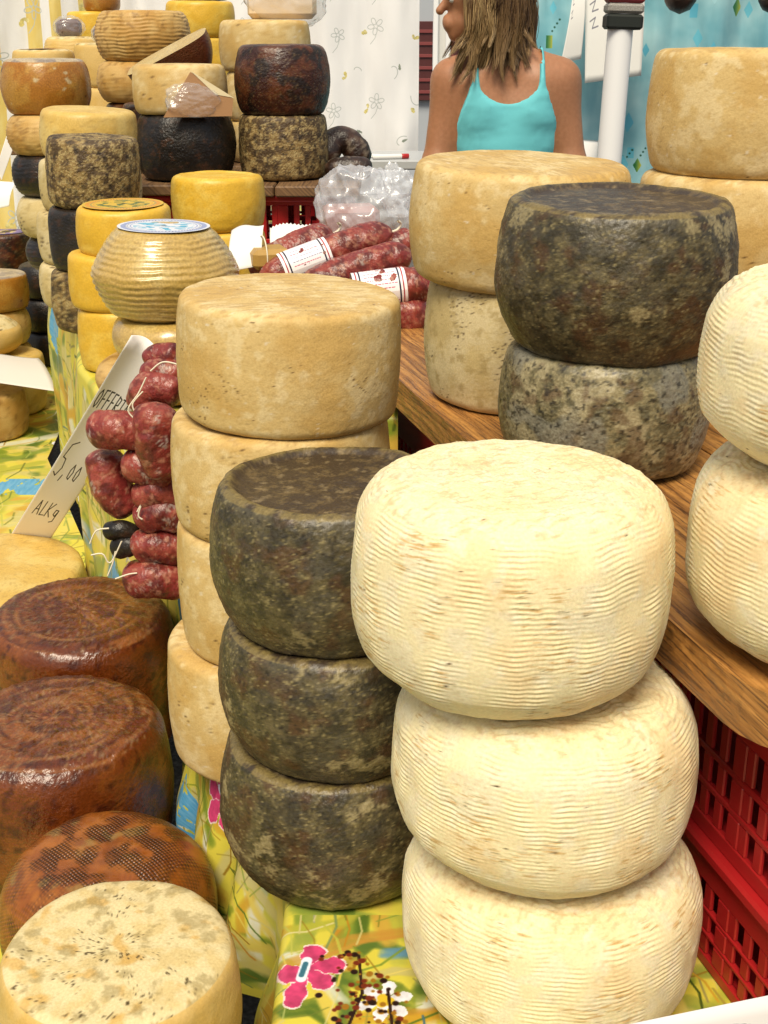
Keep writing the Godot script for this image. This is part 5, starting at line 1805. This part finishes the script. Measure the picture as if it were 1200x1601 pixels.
	# papers pinned to the teal curtain
	var im := Image.create(256, 256, false, Image.FORMAT_RGB8)
	im.fill(Color(0.88, 0.88, 0.87))
	for k in 4: stroke(im, [Vector2(20, 30 + k * 34), Vector2(44, 22 + k * 34), Vector2(30, 44 + k * 34), Vector2(56, 40 + k * 34)], 1.3, Color(0.45, 0.45, 0.5))
	im.generate_mipmaps()
	var pm := smat(Color.WHITE, 0.7)
	pm.albedo_texture = tex(im)
	tag(obj("hanging_paper", paper_mesh(at(914, 130, 4.55), at(1002, 118, 4.55), at(1010, -70, 4.58), at(914, -70, 4.58), 0.01, 0.0), pm), "large white paper hanging on the teal curtain behind the pole", "paper", "papers on the teal curtain")
	tag(obj("hanging_paper", paper_mesh(at(876, 100, 4.5), at(908, 92, 4.52), at(914, -60, 4.56), at(900, -60, 4.56), 0.02, 0.0), pm), "narrow folded white paper hanging between woman and pole", "paper", "papers on the teal curtain")
	# hams hanging
	for q in [[1062, 1.0, "dark hanging ham before the teal curtain beside the papers"], [1206, 0.9, "dark hanging ham at the edge of the teal curtain"]]:
		var h := thing("hanging_ham", q[2], "ham", Vector3.ZERO, 0, "hanging hams")
		var a := at(q[0], 22, 4.35)
		obj("meat", sausage_mesh([a, a + Vector3(0, 0.08, 0), a + Vector3(0.005, 0.25, 0), a + Vector3(0, 0.36, 0)], 0.055 * q[1], 5, 30, 22, "speckmeat"), MT.redbrown, h)
		obj("cord", twine_mesh([a + Vector3(0, 0.355, 0), a + Vector3(0, 0.6, 0), Vector3(a.x, 2.46, a.z)], 0.002, 6), MT.twine, h)
	var hr := tube(PackedVector3Array([Vector3(0.5, 2.47, -4.35), Vector3(0.501, 2.47, -4.35), Vector3(2.299, 2.47, -4.35), Vector3(2.3, 2.47, -4.35)]), PackedFloat32Array([0.0005, 0.014, 0.014, 0.0005]), 14)
	tag(obj("hanging_rail", hr, MT.metal_white), "white rail from which the hams hang", "rail")
	# white bucket behind the woman
	var bk := thing("bucket", "white bucket standing before the teal curtain under its fold", "bucket", Vector3(0.62, 0.86, -4.45))
	obj("pail", tube(PackedVector3Array([Vector3(0, 0, 0), Vector3(0, 0.001, 0), Vector3(0, 0.25, 0), Vector3(0, 0.251, 0), Vector3(0, 0.01, 0)]), PackedFloat32Array([0.001, 0.09, 0.115, 0.108, 0.085]), 32), MT.white_paper, bk)
	var sb := thing("stool", "plain stool carrying the white bucket", "stool", Vector3(0.62, 0, -4.45))
	var s6 := newst()
	bx(s6, Vector3(0, 0.845, 0), Vector3(0.3, 0.028, 0.25), 0.004)
	obj("seat", fin(s6), MT.plank_dark, sb)
	for x in [-0.13, 0.13]:
		for z in [-0.1, 0.1]:
			var s7 := newst()
			bx(s7, Vector3(x, 0.415, z), Vector3(0.03, 0.83, 0.03), 0.002)
			obj("leg", fin(s7), MT.plank_dark, sb)
	# house across the street
	var b := thing("house", "pale grey blue house far across the street with shuttered window", "house", Vector3(0, 0, -13.0))
	var s8 := newst()
	bx(s8, Vector3(0, 3.0, -0.5), Vector3(16, 6.0, 1.0), 0.01)
	obj("wall", fin(s8), smat(lin(0.38, 0.41, 0.45), 0.8), b)
	for x in [-4.0, -1.9, 0.42, 2.6, 4.8]:
		var s9 := newst()
		bx(s9, Vector3(x, 1.26, 0.03), Vector3(0.62, 0.72, 0.06), 0.005)
		var wnd := obj("window", fin(s9), smat(lin(0.08, 0.02, 0.02), 0.4), b)
		var s10 := newst()
		for k in 6: bx(s10, Vector3(x, 0.98 + k * 0.11, 0.068), Vector3(0.5, 0.03, 0.012), 0.002)
		obj("shutter_slat", fin(s10), smat(lin(0.20, 0.04, 0.04), 0.5), wnd)
